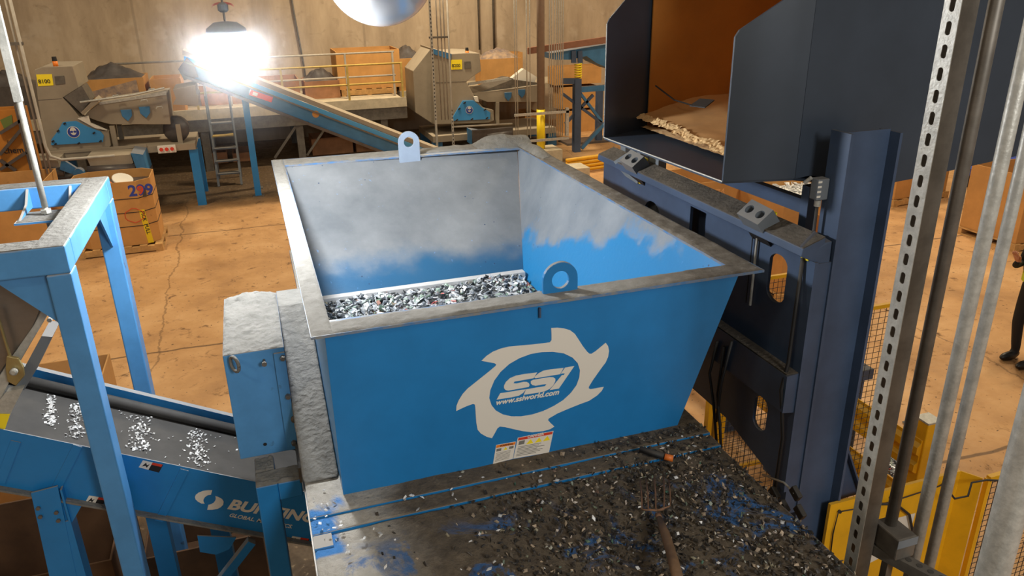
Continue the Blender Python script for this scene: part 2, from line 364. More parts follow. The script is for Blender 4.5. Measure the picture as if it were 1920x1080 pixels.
MB().prism([(a,b,HZ-.012) for a,b in ro], (0,0,.012), [[(a,b,HZ-.012) for a,b in ri]]).build('rim_flange', mat('worn_rim_paint', (74,118,166), .5, var=.3, vscale=14, vcol=(130,130,128)), hop)
rimdust, N_, L_, B_ = nodes('rim_dust', .95)
Pp = N_.new('ShaderNodeNewGeometry').outputs['Position']; ss = N_.new('ShaderNodeSeparateXYZ'); L_.new(Pp, ss.inputs[0])
nn = noise_(N_, L_, Pp, 14, 8, .7); palec = ramp(N_, L_, nn, [(.3, (122, 120, 115)), (.7, (150, 148, 143))]); darkc = ramp(N_, L_, nn, [(.35, (84, 76, 66)), (.6, (116, 108, 98)), (.75, (160, 160, 165))])
mm_ = mr(N_, L_, mth(N_, L_, 'MULTIPLY_ADD', nn, .3, ss.outputs['X']), 1.55, 2.1); L_.new(mixc(N_, L_, mm_, palec, darkc), B_.inputs['Base Color']); bumpn(N_, L_, B_, nn, .6)
def rimd(x0, y0, x1, y1, nx, ny, h=.006):
    def f(u, v):
        x = x0+(x1-x0)*u; y = y0+(y1-y0)*v; e = min(u, 1-u, v, 1-v) > 0
        return Vector((x, y, HZ+.0006+(h*(.6+.9*abs(fbm(x, y, 9)))+.010*max(0, fbm(x+9, y, 3)) if e else 0)))
    return MB().grid(f, nx, ny)
d = MB()
for a in ((.112,2.88,.197,6.355,8,160), (.197,2.88,2.21,3.0,120,10), (2.084,3.0,2.213,6.32,12,150), (.2,6.13,2.084,6.33,110,10)):
    q = rimd(*a); d.add(q.v, q.f)
d.build('rim_dust', rimdust, hop, smooth=True)
def mound(u, v):
    x = 1.72+.5*u; y = 6.085+.26*v; r = max(0, 1-((u-.62)/.62)**2)*max(0, 1-((v-.55)/.55)**2)
    return Vector((x, y, HZ-.02+.10*r**.7*(1+.22*fbm(x, y, 5))))
def mound2(u, v):
    x = 2.088+.125*u; y = 5.55+.56*v; rr = max(0, 1-(2*u-1)**2)*max(0, math.sin(math.pi*min(1, v*.75+.05)))
    return Vector((x, y, HZ-.004+.055*rr**.7*(1+.2*fbm(x, y, 7))))
gm_ = MB().grid(mound, 50, 30); g2_ = MB().grid(mound2, 16, 30); gm_.add(g2_.v, g2_.f)
tag(gm_.build('dust_mound', mat('mound_dust',(132,128,120),.95,var=.3,vscale=9,bump=.6), None, smooth=True), 'mound of grey dust heaped on the far right corner of the hopper rim', 'dust', kind='stuff')
def lug(cx, y, z0, w, h, r, t, m, nm='lifting_lug'):
    prof = [(cx-w/2, y, z0), (cx+w/2, y, z0)] + [(cx+w/2*math.cos(a), y, z0+h-w/2+w/2*math.sin(a)) for a in [math.pi*k/14 for k in range(15)]]
    hole = [(cx+r*math.cos(2*math.pi*k/20), y, z0+h-w/2+r*math.sin(2*math.pi*k/20)) for k in range(20)]
    return MB().prism(prof, (0, t, 0), [hole]).build(nm, m, hop, bevel=.003)
lgm = mat('lug_dusty', (150, 165, 185), .6, var=.1)
lug(1.165, 6.06, 2.90, .17, .30, .04, .02, lgm)
lug(1.205, 2.955, 2.90, .165, .245, .041, .02, blue)
MB().box(1.075, 2.8915, 2.93, 1.083, 2.8765, 2.975).build('weld_tab', dblue, hop)
# white cutter wheel emblem and lettering on the front wall
def onf(pts, ox, oy, sc, y=FY-.0006): return [py(ox+a/sc, oy+b/sc, y) for a, b in pts]
WO = [(720,118),(760,116),(800,120),(840,132),(870,155),(893,190),(920,232),(948,268),(962,280),(975,281),(1000,265),(1030,240),(1065,211),(1080,232),(1086,262),(1080,300),(1065,335),(1040,368),(1010,410),(982,450),(958,490),(958,500),(970,505),(1010,498),(1053,490),(1040,515),(1010,545),(960,578),(900,600),(830,628),(760,658),(705,690),(700,700),(715,718),(740,741),(715,757),(670,770),(600,777),(540,770),(480,757),(430,745),(395,741),(380,752),(365,780),(345,815),(310,805),(275,785),(255,762),(247,720),(243,670),(240,620),(237,602),(225,598),(190,610),(150,628),(119,643),(121,610),(135,575),(160,535),(190,502),(230,470),(280,430),(330,390),(368,358),(372,347),(360,340),(320,333),(279,325),(310,295),(350,268),(400,248),(450,236),(520,229),(600,222),(680,213),(712,208),(722,195),(722,160)]
WI = [(328,560),(335,510),(360,450),(400,395),(455,345),(520,308),(590,282),(660,270),(730,268),(800,278),(855,305),(888,340),(902,385),(898,430),(880,480),(845,528),(795,575),(735,612),(670,643),(600,665),(530,677),(470,677),(415,665),(370,640),(342,605)]
MB().prism(onf(WO, 820, 580, 3.375), (0,-.0012,0), [onf(WI, 820, 580, 3.375)]).build('cutter_wheel_emblem', white, hop); emb = LAST[0]
S1 = [(828,255),(780,330),(1000,300),(560,388),(440,412),(430,438),(600,410),(650,412),(690,435),(698,470),(680,497),(350,558),(300,550),(270,520),(268,480),(300,415),(370,350),(470,308),(620,280)]
S1 = [(828,255),(780,330),(768,350),(560,388),(445,408),(428,438),(480,440),(600,412),(655,414),(690,435),(700,470),(685,498),(520,528),(340,560),(295,550),(270,520),(268,480),(300,415),(370,350),(470,308),(620,280)]
S1b = [(205,605),(340,585),(560,548),(638,540),(590,600),(520,645),(400,672),(145,712)]
S2 = [(1275,178),(1215,283),(1000,318),(800,352),(776,335),(850,270),(930,225),(1050,202)]
S2b = [(720,400),(760,378),(1040,332),(1100,335),(1135,360),(1135,400),(1100,470),(1040,530),(960,570),(860,592),(600,632),(640,540),(800,512),(960,485),(985,450),(930,455),(800,478),(745,465),(722,440)]
I1 = [(1300,172),(1455,146),(1195,525),(1040,550),(1245,300),(1280,296),(1297,270),(1262,270),(1225,275)]
mb = MB()
for q in (S1, S1b, S2, S2b, I1): mb.prism(onf(q, 915, 670, 9), (0,-.0012,0))
mb.build('emblem_letters', white, emb)
p0 = py(915+125/9, 670+806/9, FY-.0007); p1 = py(915+1290/9, 670+605/9, FY-.0007)
text('web_address', 'www.ssiworld.com', white, emb, p0, (p1-p0), (p1-p0).cross(Y_), .036, bold=.0012, shear=.3, ext=.0006, sx=(p1-p0).length/.305)
# two warning labels
def label(parent, quad, bands, y):
    a, b, c, d_ = quad      # tl tr br bl
    def pt(u, v, dy=0): return (a+(b-a)*u)*(1-v)+(d_+(c-d_)*u)*v + Vector((0,-dy,0))
    MB().prism([pt(0,0), pt(1,0), pt(1,1), pt(0,1)], (0,-.0008,0)).build('warning_label', white, parent); lab = LAST[0]
    for nm, m_, rects in bands:
        mb = MB()
        for u0, v0, u1, v1 in rects:
            if nm == 'hazard_triangle': mb.prism([pt((u0+u1)/2, v0, .001), pt(u1, v1, .001), pt(u0, v1, .001)], (0,-.0004,0))
            else: mb.prism([pt(u0,v0,.0009), pt(u1,v0,.0009), pt(u1,v1,.0009), pt(u0,v1,.0009)], (0,-.0004,0))
        mb.build(nm, m_, lab)
    return lab
lnz = [(.06, .45+.07*k, random.uniform(.6,.94), .475+.07*k) for k in range(7)]
q1 = onf([(509,812),(735,769),(706,905),(480,945)], 820, 580, 3.375)
lb1 = label(hop, q1, [('label_header', redm, [(.02,.02,.98,.14)]), ('hazard_triangle', yelL, [(.28,.18,.48,.4),(.52,.18,.72,.4),(.75,.18,.95,.4)]), ('label_print', mat('grey_print', (120,118,112)), lnz+[(.06,.18,.22,.36)])], FY)
text('label_heading', 'DANGER', white, lb1, q1[3]*.11+q1[0]*.89+Vector((.05,-.0016,0)), q1[1]-q1[0], Z_, .020, bold=.0006, ext=.0003)
q2 = onf([(372,858),(497,836),(478,945),(352,978)], 820, 580, 3.375)
lb2 = label(hop, q2, [('label_header', orange, [(.02,.02,.98,.16)]), ('hazard_triangle', yelL, [(.42,.2,.62,.36)]), ('label_print', MATS['grey_print'], [(.06,.22,.3,.36),(.7,.22,.92,.36)]+[(.08,.45+.07*k,.8,.47+.07*k) for k in range(7)])], FY)
text('label_heading', 'WARNING', ink, lb2, q2[3]*.13+q2[0]*.87+Vector((.02,-.0016,0)), q2[1]-q2[0], Z_, .013, bold=.0003, ext=.0003)
# ledge and shredded flakes inside
MB().box(.18, 5.035, BZ+.012, 1.77, 5.10, BZ+.07).build('wear_ledge', mat('ledge_metal', (200,200,200), .4, metal=.1), hop)
def pile(u, v):
    x = .20+1.54*u; y = 3.0+2.03*v; return Vector((x, y, BZ+.0+.03*fbm(x, y, 3)+.012*fbm(x, y, 17)+.03*u))
pl_ = MB().grid(pile, 60, 70)
fk = flakes(5200, lambda: (lambda x, y: (x, y, BZ+.012+.03*fbm(x, y, 3)+random.uniform(0,.03)+.03*(x-.2)/1.54))(random.uniform(.21,1.74), 5.02-2.0*random.random()**1.8), .014, .05, .6)
pl_.add(fk.v, fk.f)
tag(pl_.build('shredded_metal_flakes', flakem, normals=False), 'silvery shredded flakes lying in the bottom of the blue hopper', 'metal flakes', kind='stuff')
# ================================================================ SHREDDER TABLE UNDER THE HOPPER
tab = T('shredder_table', 'grime-covered blue steel shredder deck under the hopper, stepped plates with swept blue patches', 'machine', (1, 3.5, 0))
def tgrid(x0, x1, y0, y1, z, nx, ny, amp=.008):
    def f(u, v):
        x = x0+(x1-x0)*u; y = y0+(y1-y0)*v
        return Vector((x, y, z+amp*(fbm(x, y, 5)*.5+.5)*(1 if 0 < u < 1 and 0 < v < 1 else 0)))
    return MB().grid(f, nx, ny)
TE = .012
for x0, x1, y0, y1, z in ((TE,1.93,2.782,4.25,2.2195), (.16,1.93,4.251,6.42,2.2195), (TE,1.93,2.684,2.782,2.208), (TE,1.93,.9,2.684,2.195)):
    MB().box(x0, y0, z-.045, x1, y1, z).build('deck_plate', blue, tab)
    g = tgrid(x0+.001, x1-.002, y0+.004, y1-.002, z+.0008, 150, 40 if y1-y0 < 1 else 160, .007 if z > 2.2 else .016); g.build('grime_layer', tabm, tab, smooth=True)
MB().box(TE+.001, 2.60, 2.1955, TE+.075, 2.68, 2.207).build('hinge_block', lblue, tab)
MB().box(.30, 1.2, 1.62, 1.72, 6.0, 2.149).build('shredder_body', dblue, tab)
for x in (.25, 1.55):
    for y in (1.2, 5.9): MB().box(x, y, 0, x+.18, y+.18, 1.61).build('support_leg', blue, tab)
MB().box(TE-.006, .9, 2.10, TE-.0005, 4.25, 2.20).build('edge_skirt', steel, tab)
def dpos():
    while True:
        x = random.uniform(.25, 1.92); y = random.uniform(1.5, 2.86)
        w = .03 + .97*max(0, min(1, (x-.55)/.55)) ; w *= .35+.9*(fbm(x+3, y*1.3, 2.2)*.5+.6)
        if y > 2.66: w *= .25 if x < 1.35 else 1
        if random.random() < w: return (x, y, (2.225 if y > 2.79 else 2.205)+random.uniform(0, .018))
mb = flakes(5200, dpos, .006, .022, .8)
tag(mb.build('shredded_debris', debrism, normals=False), 'dark crumbs and shredded scrap strewn over the blue deck in front of the hopper', 'debris', kind='stuff')
mb = flakes(130, lambda: (random.uniform(.04, 1.85), random.uniform(1.6, 2.85), 2.226), .006, .022, .4)
for _ in range(60): pass
mb2 = flakes(60, lambda: (random.uniform(.03, .14), random.uniform(2.5, 4.2), 2.235), .008, .02, .4); mb.add(mb2.v, mb2.f)
tag(mb.build('pale_scrap_chips', brightm, normals=False), 'scattered pale scrap chips along the dusty left edge and deck', 'scrap chips', kind='stuff')
# fork lying on the debris
fork = T('hand_fork', 'rusty metal fork with worn wooden handle lying in the debris on the deck', 'fork', (1.37, 2.25, 2.22))
rust = mat('rusty_steel', (140, 104, 78), .6, metal=.3, var=.4, vscale=20)
hb = pz(1236, 972, 2.25)
MB().tube([pz(1275,1100,2.33), pz(1262,1050,2.31), pz(1247,1000,2.275), hb], [.021,.02,.018,.012], 14).build('handle', handle, fork, smooth=True)
MB().tube([hb, hb+(hb-pz(1275,1100,2.33)).normalized()*.03], .013, 12).build('ferrule', rust, fork, smooth=True)
base = pz(1232, 957, 2.255)
for a, b in (((1206,958),(1200,900)), ((1218,957),(1211,895)), ((1232,957),(1226,893)), ((1247,957),(1244,893)), ((1259,950),(1254,900))):
    MB().tube([base, base.lerp(pz(*a,2.25), .8)+Vector((0,0,.004)), pz(*a,2.252)+Vector((0,.01,0)), pz((a[0]+b[0])/2,(a[1]+b[1])/2,2.262), pz(*b,2.235)], .0035, 8).build('tine', rust, fork, smooth=True)
tl = T('scraper_tool', 'short dark tool handle with an orange sleeve lying by the hopper foot', 'tool', (1.6,2.66,2.24))
MB().tube([pz(1200,842,2.25), pz(1245,856,2.245)], .015, 12).build('grip', black, tl, smooth=True)
MB().tube([pz(1246,856,2.245), pz(1262,860,2.24)], .0155, 12).build('sleeve', copper, tl, smooth=True)
# ================================================================ DRIVE GUARD BOX BESIDE THE HOPPER
gb = T('drive_guard', 'dusty blue box guard with bolts and a lifting ring hung beside the hopper', 'machine guard', (-.13, 3.8, 2.15))
bx = (-.268, 3.45, 2.150, .005, 4.18, 2.712)
hs_ = MB().box(*bx).build('housing', lblue, gb, bevel=.004)
MB().grid(lambda u, v: Vector((bx[0]+.002+(bx[3]-bx[0]-.004)*u, bx[1]+.002+(bx[4]-bx[1]-.004)*v, bx[5]+.001+((.018*abs(fbm(u*1.3, v*2, 3))+.05*max(0,v-.5)*max(0,math.sin(u*3.1))) if 0<u<1 and 0<v<1 else 0))), 40, 60).build('dust_layer', dusty, gb, smooth=True)
MB().prism([(.0055,3.02,2.232), (.0055,4.0,2.70), (.0055,4.24,2.70), (.0055,4.24,2.232)], (.157,0,0)).build('dust_slope', dusty, gb, bevel=.01)
MB().box(-.045, 3.435, 2.16, .004, 3.449, 2.69).build('bolt_flange', lblue, gb)
for u, v in ((530,670), (540,742), (551,829)):
    p = py(u, v, 3.434); MB().lathe([(.013,0),(.013,.02),(.010,.024)], p, (0,-1,0), 6).build('bolt_head', steel, hs_)
for u, v in ((497,833), (543,765)):
    MB().lathe([(.009,0),(.009,.001)], py(u, v, 3.4492), (0,-1,0), 16).build('hole', black, hs_)
MB().lathe([(.006,0),(.006,.04),(.012,.04),(.012,.05)], py(495,675,3.449), (0,-1,0), 8).build('latch_pin', steel, hs_)
c0 = py(440, 683, 3.40)
mb = MB(); R_ = 14; k = 18
for i in range(k): pass
rg = [c0+Vector((.0, -.03*math.cos(a), .036*math.sin(a)))+Vector((.018*math.cos(a),0,0)) for a in [2*math.pi*i/k for i in range(k+1)]]
MB().tube(rg, .008, 8, False).build('lifting_ring', dusty, hs_, smooth=True)
MB().lathe([(.02,0),(.02,.008),(.008,.012)], py(553,785,3.434), (0,-1,0), 14).build('washer', steel, hs_)
MB().box(TE-.02+.0, 3.2, 2.12, TE-.007, 4.3, 2.2).build('side_bracket', steel, gb)
# ================================================================ BLUE SUPPORT FRAME (by the table)
uf = T('tube_stand', 'blue square tube stand with dust-capped corner in front of the belt conveyor', 'stand', (-.15, 3.26, 0))
MB().box(-.205, 3.2, 0, -.107, 3.32, 2.14).build('post', blue, uf, bevel=.006)
MB().box(-.1068, 3.2, 2.045, .0, 3.32, 2.14).build('rail', blue, uf, bevel=.006)
MB().box(-.205, 3.3202, 2.045, -.115, 3.44, 2.14).build('arm', blue, uf, bevel=.006)
for b_ in ((-.204,3.201,-.001,3.319), (-.204,3.319,-.116,3.439)):
    MB().grid(lambda u, v, b=b_: Vector((b[0]+(b[2]-b[0])*u, b[1]+(b[3]-b[1])*v, 2.141+(.012*abs(fbm(u+b[0], v+b[1], 4))+.004 if 0<u<1 and 0<v<1 else 0))), 24, 18).build('dust_layer', dusty, uf, smooth=True)
# ================================================================ BLUE TUBE FRAME, LEFT
A = pz(116, 461, 3.2); Bc = pz(204, 330, 3.2)
fx1 = (A.x+Bc.x)/2+.005; fx0 = fx1-.135; fy0 = A.y; fy1 = Bc.y; t = .135
fm = T('tubular_stand', 'light blue square tube frame with dusty top rails standing over the belt conveyor', 'frame', (fx0-.6, (fy0+fy1)/2, 0))
MB().box(-2.7, fy0, 3.065, fx1, fy0+t, 3.2).build('rail', lblue, fm, bevel=.008)
MB().box(-2.7, fy1-t, 3.065, fx1, fy1, 3.2).build('rail', lblue, fm, bevel=.008)
MB().box(fx0, fy0+t+.0005, 3.065, fx1, fy1-t-.0005, 3.2).build('rail', lblue, fm, bevel=.008)
MB().grid(lambda u, v: Vector((fx0+.004+(t-.008)*u, fy0+.004+(fy1-fy0-.008)*v, 3.201+(.003 if 0<u<1 and 0<v<1 else 0))), 6, 60).build('dust_layer', dusty, fm)
MB().box(-2.7, fy0+.004, 3.2005, fx0+.003, fy0+t-.004, 3.203).build('dust_layer', dusty, fm)
MB().box(-2.7, fy1-t+.004, 3.2005, fx0+.003, fy1-.004, 3.203).build('dust_layer', dusty, fm)
lw = .105
for yy in (fy0, fy1-t):
    MB().box(fx1-lw, yy, 0, fx1, yy+t, 3.0648).build('leg', lblue, fm, bevel=.008)
    MB().box(-2.7, yy, 0, -2.6, yy+t, 3.0648).build('leg', lblue, fm, bevel=.008)
MB().prism([(fx1-lw-.001,fy0+.05,3.06), (fx1-lw-.23,fy0+.05,3.06), (fx1-lw-.001,fy0+.05,2.80)], (0,.012,0)).build('gusset', lblue, fm)
MB().prism([(fx1-.05,fy1-t-.001,3.06), (fx1-.05,fy1-t-.24,3.06), (fx1-.05,fy1-t-.001,2.78)], (.012,0,0)).build('gusset', lblue, fm)
RX = py(75, 366, 4.93).x
MB().box(RX-.14, fy1-t-.34, 3.062, RX+.13, fy1-t-.10, 3.074).build('bracket_plate', lblue, fm)
MB().box(RX-.13, fy1-t-.33, 3.0745, RX+.12, fy1-t-.11, 3.077).build('dust_layer', dusty, fm)
for xx in (RX-.125, RX+.105):
    MB().prism([(xx,fy1-t-.001,3.19), (xx,fy1-t-.001,3.078), (xx,fy1-t-.30,3.078), (xx,fy1-t-.10,3.12)], (.014,0,0)).build('bracket_rib', lblue, fm)
RY = fy1-t-.2
rod = T('hanger_rod', 'galvanised hanger rod with nuts dropping through the bracket of the blue frame', 'rod', (RX, RY, 2.4))
MB().tube([(RX,RY,3.12), (RX,RY,3.72)], .017, 14).build('sleeve', galv, rod, smooth=True)
MB().tube([(RX,RY,2.4), (RX,RY,3.119)], .014, 14).build('threaded_rod', galv, rod, smooth=True)
for zz in (3.085, 3.03): MB().lathe([(.03,0),(.03,.022)], (RX,RY,zz), (0,0,1), 6).build('nut', galv, rod)
MB().box(RX-.02, RY-.02, 3.7205, RX+.02, RY+.02, 6).build('hanger_strut', galv, rod)
# ================================================================ BELT CONVEYOR
cy0, cy1 = 4.03, 4.58
ca_, cb_ = py(43, 812, cy0), py(473, 901, cy0); csl = (ca_.z-cb_.z)/(cb_.x-ca_.x)
def ctop(x): return cb_.z+(cb_.x-x)*csl
def bp(u, v, dz=-.02):    # pixel on the sloping belt
    r = ray(u, v); n = Vector((csl, 0, 1)); return EYE + r*((Vector((cb_.x, 0, cb_.z+dz))-EYE).dot(n)/r.dot(n))
cv = T('belt_conveyor', 'blue inclined belt conveyor carrying clumps of pale flakes up towards the left', 'conveyor', (-1.0, 4.2, 0))
xa, xb = -2.0, .95; dn = Vector((-.463,0,-.886))
def side(y, up, dep, nm, th):
    MB().prism([(xa,y,ctop(xa)+up), (xb,y,ctop(xb)+up), (xb,y,ctop(xb)-dep), (xa,y,ctop(xa)-dep)], (0,th,0)).build(nm, blue, cv)
side(cy0-.006, 0, .375, 'side_panel', .006); side(cy1, .085, .35, 'side_panel', .006)
for y, up in ((cy0-.045, -.375), (cy1+.006, .07)):
    MB().prism([(xa,y,ctop(xa)+up), (xb,y,ctop(xb)+up), (xb,y,ctop(xb)+up+.012), (xa,y,ctop(xa)+up+.012)], (0,.0385,0)).build('edge_flange', dusty if up < 0 else blue, cv)
MB().prism([(xa,cy0,ctop(xa)-.022), (xb,cy0,ctop(xb)-.022), (xb,cy0,ctop(xb)-.03), (xa,cy0,ctop(xa)-.03)], (0,cy1-cy0-.001,0)).build('belt', beltm, cv)
MB().tube([(xa,cy1-.035,ctop(xa)+.012), (xb,cy1-.035,ctop(xb)+.012)], .032, 16).build('rubber_seal', beltm, cv, smooth=True)
for (ua, va), (ub, vb) in (((30,827),(0,905)), ((146,835),(104,918)), ((346,880),(298,976))):
    p = py(ua, va, cy0-.0065); q = py(ub, vb, cy0-.0065)
    MB().bar(p, q, .012, .045, (1,0,0)).build('stiffener_rib', blue, cv)
p = py(98, 922, cy0-.05)
lg = MB().prism([py(58,925,cy0-.05), py(108,912,cy0-.05), py(160,1160,cy0-.05), py(110,1160,cy0-.05)], (0,.012,0)); lg.build('support_leg', blue, cv)
MB().box(p.x+.035, cy0-.05, 0, p.x+.045, cy0+.06, p.z).build('support_leg', blue, cv)
MB().box(p.x-.075, cy0-.048, 0, p.x+.0345, cy0-.038, p.z-.2).build('support_leg', blue, cv)
MB().prism([py(108,935,cy0-.035), py(155,945,cy0-.035), py(132,985,cy0-.035), py(100,978,cy0-.035)], (0,.01,0)).build('gusset', blue, cv)
for u, v in ((72,952),(106,960),(76,968),(110,975)): MB().lathe([(.011,0),(.011,.012)], py(u, v, cy0-.0505), (0,-1,0), 6).build('bolt_head', steel, cv)
MB().box(-.95, 4.47, 0, -.84, 4.57, ctop(-.84)-.28).build('support_leg', blue, cv)
MB().box(-.60, 4.47, 0, -.49, 4.57, ctop(-.49)-.28).build('support_leg', blue, cv)
MB().bar((-.95,4.06,.50), (-.33,4.06,1.2), .05, .05).build('brace', blue, cv)
MB().prism([py(370,1005,4.06), py(443,1008,4.06), py(430,1030,4.06), py(405,1040,4.06), py(375,1035,4.06)], (0,.01,0)).build('gusset', blue, cv)
# emblem, lettering and labels on the side panel
yl = cy0-.0075
def onl(pts): return [py(350+a/10.8, 900+b/10.8, yl) for a, b in pts]
E1 = [(520,205),(490,298),(430,305),(370,345),(338,400),(342,440),(365,478),(300,475),(225,435),(180,390),(168,345),(185,300),(240,255),(330,220),(430,205)]
E2 = [(580,322),(650,345),(720,385),(750,440),(738,500),(690,550),(620,585),(520,602),(415,602),(440,500),(490,490),(545,460),(580,415),(590,370)]
MB().prism(onl(E1), (0,-.001,0)).prism(onl(E2), (0,-.001,0)).build('crescent_emblem', white, cv)
o_, e_ = onl([(810,575), (1400,672)]); dx = (e_-o_).normalized()
text('maker_lettering', 'BUNTING', white, cv, o_, dx, dx.cross(Y_), .092, bold=.0035, shear=.18, ext=.0006, sx=1.28)
o_, e_ = onl([(845,738), (1440,850)]); dx = (e_-o_).normalized()
text('small_lettering', 'GLOBAL. MAGNETICS.', white, cv, o_, dx, dx.cross(Y_), .034, bold=.0006, shear=.25, ext=.0005, sx=1.12)
def warn(quad, split):
    a, b, c, d_ = [py(u, v, yl) for u, v in quad]
    MB().prism([a, b, c, d_], (0,-.0008,0)).build('warning_label', white, cv); lab = LAST[0]
    f = lambda u, v: (a+(b-a)*u)*(1-v)+(d_+(c-d_)*u)*v+Vector((0,-.001,0))
    MB().prism([f(split,.0), f(1,0), f(1,1), f(split,1)], (0,-.0004,0)).build('label_print', ink, lab)
    MB().prism([f(split,.02), f(.97,.02), f(.97,.3), f(split,.3)], (0,-.0008,0)).build('label_header', redm, lab)
    MB().prism([f(.1,.8), f(.2,.2), f(.3,.5), f(.4,.3), f(.35,.8), f(.25,.6)], (0,-.0004,0)).build('label_pictogram', ink, lab)
warn([(268,863),(306,871),(298,886),(260,876)], .48); warn([(167,929),(200,934),(192,948),(159,943)], .55); warn([(548,1005),(580,1010),(577,1021),(544,1016)], .5)
def cl(): 
    u, v, su, sv = random.choice([(142,790,16,32),(262,812,22,34),(368,842,20,34),(95,765,8,34)]); k = random.gauss(0, .5)
    for _ in range(9):
        q = bp(u+k*6+random.gauss(0, su*.45), v+random.uniform(-sv, sv)); 
        if cy0+.02 < q.y < cy1-.07: return q+Vector((0,0,.004))
    return None
mb = flakes(520, cl, .007, .02, .5)
mb2 = flakes(50, lambda: (lambda x: (x, random.uniform(cy0+.03, cy1-.08), ctop(x)-.016))(random.uniform(-1.3,-.3)), .006, .014, .3); mb.add(mb2.v, mb2.f)
tag(mb.build('pale_flakes', brightm, normals=False), 'clumps of pale shredded flakes riding on the conveyor belt', 'flakes', kind='stuff')
# ================================================================ STAINLESS MAGNET HOUSING AT THE LEFT EDGE
mh = T('magnet_housing', 'stainless steel chute housing with latch and yellow lip at the left edge above the belt', 'machine housing', (-1.4, 4.1, 2.2))
ym = 4.10
def pl4(pts, y=ym): return [py(a, b, y) for a, b in pts]
MB().prism(pl4([(-60,500),(25,510),(60,545),(80,578),(60,625),(25,668),(0,704),(-60,760)]), (0,.36,0)).build('shell', stainl, mh, bevel=.01)
MB().prism(pl4([(88,566),(97,578),(60,640),(25,700),(0,752),(-30,800),(-60,800),(-20,735),(20,672),(62,612)], ym-.03), (0,.03,0)).build('rim_bar', galv, mh, bevel=.004)
MB().prism(pl4([(78,630),(98,632),(70,690),(45,732),(28,728),(40,700)], ym-.015), (0,.2,0)).build('side_skirt', greyp, mh)
MB().prism(pl4([(12,735),(44,728),(20,775),(4,815),(-30,818),(-20,775)], ym-.06), (0,.05,0)).build('lip', galv, mh)
MB().prism(pl4([(-25,775),(19,776),(6,815),(-30,815)], ym-.062), (0,-.004,0)).build('yellow_lip', yelL, mh)
tan = mat('zinc_plated', (170, 150, 100), .4, metal=.5, var=.2)
MB().prism(pl4([(12,668),(34,672),(44,690),(46,705),(30,724),(14,716),(10,690)], ym-.075), (0,.02,0)).build('latch', tan, mh, bevel=.004)
MB().lathe([(.018,0),(.018,.02),(.01,.026)], py(27,695,ym-.076), (0,-1,0), 12).build('latch_pin', galv, mh)
MB().tube([py(-5,590,ym-.06), py(20,672,ym-.06)], .007, 10).build('latch_rod', tan, mh)
MB().lathe([(.012,0),(.012,.02)], py(94,598,ym-.01), (0,-1,0), 6).build('bolt_head', galv, mh)
# ================================================================ BIN TIPPER, RIGHT
tp = T('bin_tipper', 'dark blue steel tipper frame with column and bumper beam beside the hopper', 'machine', (2.7, 4.0, 0))
CX0, CX1 = 2.6, 2.9
MB().box(CX0, 2.865, .0, CX0+.016, 3.0, 3.615).box(CX0+.0161, 2.928, .0, CX1-.0161, 2.94, 3.61).box(CX1-.016, 2.865, .0, CX1, 3.0, 3.60).build('column', dblue, tp)
MB().box(CX0, 5.05, .0, CX1, 5.2, 3.3).build('column', dblue, tp)
PX = 2.5
def yz(pts, x=PX): return [(x, a, b) for a, b in pts]
slot = yz([(3.14+.075*math.cos(a), (2.90 if math.sin(a) > 0 else 2.745)+.055*math.sin(a)) for a in [2*math.pi*k/24 for k in range(24)]])
slot2 = yz([(3.145+.06*math.cos(a), (2.06 if math.sin(a) > 0 else 1.95)+.05*math.sin(a)) for a in [2*math.pi*k/24 for k in range(24)]])
arch = yz([(4.50+.11*math.cos(a), (2.80 if math.sin(a) > 0 else 2.60)+.09*math.sin(a)) for a in [2*math.pi*k/24 for k in range(24)]])
rect = yz([(3.84,2.70), (4.02,2.70), (4.02,2.985), (3.84,2.985)])  # rectangular hole standing for a cast shadow, the shade put into the shape
MB().prism(yz([(2.87,1.66), (3.45,1.80), (4.3,1.80), (5.28,1.80), (5.28,3.0), (2.87,3.0)]), (.02,0,0), [slot, slot2, arch, rect]).build('front_panel', dblue, tp)
MB().box(2.60, 3.5, 1.82, 2.61, 5.0, 2.98).build('back_panel', dblue, tp)
MB().box(2.52, 2.875, 1.5, CX0-.0005, 2.99, 2.99).build('side_plate', dblue, tp)
for y in (3.32, 3.36): MB().tube([(2.488, y, 2.60), (2.488, y, 2.99)], .007 if y < 3.35 else .003, 8).build('conduit', galv if y < 3.35 else black, tp)
MB().prism([(PX-.0005,2.88,2.39), (2.43,2.88,2.385), (2.43,2.88,2.17), (PX-.0005,2.88,2.16)], (0,2.4,0)).build('cross_beam', dblue, tp)
MB().box(2.431, 2.885, 2.391, PX-.001, 5.2, 2.395).build('grime_layer', ddust, tp)
MB().prism([(2.555,2.885,3.118), (2.43,2.885,3.075), (2.425,2.885,3.035), (2.499,2.885,3.001), (2.555,2.885,3.001)], (0,2.35,0)).build('bumper_beam', dblue, tp, bevel=.003)
MB().prism([(2.553,2.887,3.1185), (2.432,2.887,3.0775), (2.432,2.887,3.0815), (2.553,2.887,3.1225)], (0,2.34,0)).build('dust_layer', ddust, tp)
MB().prism([px(1500,461,2.43), px(1526,433,2.55), px(1557,452,2.59), px(1550,508,2.59), px(1507,478,2.45)], (0,-.010,0)).build('beam_end_cap', dblue, tp)
MB().add([px(1175,287,2.45), px(1150,303,2.42), px(1172,330,2.46), px(1195,345,2.49), px(1200,320,2.46), px(1205,300,2.5)], [(0,1,2,3,4,5)]).build('beam_end_plate', greyp, tp)
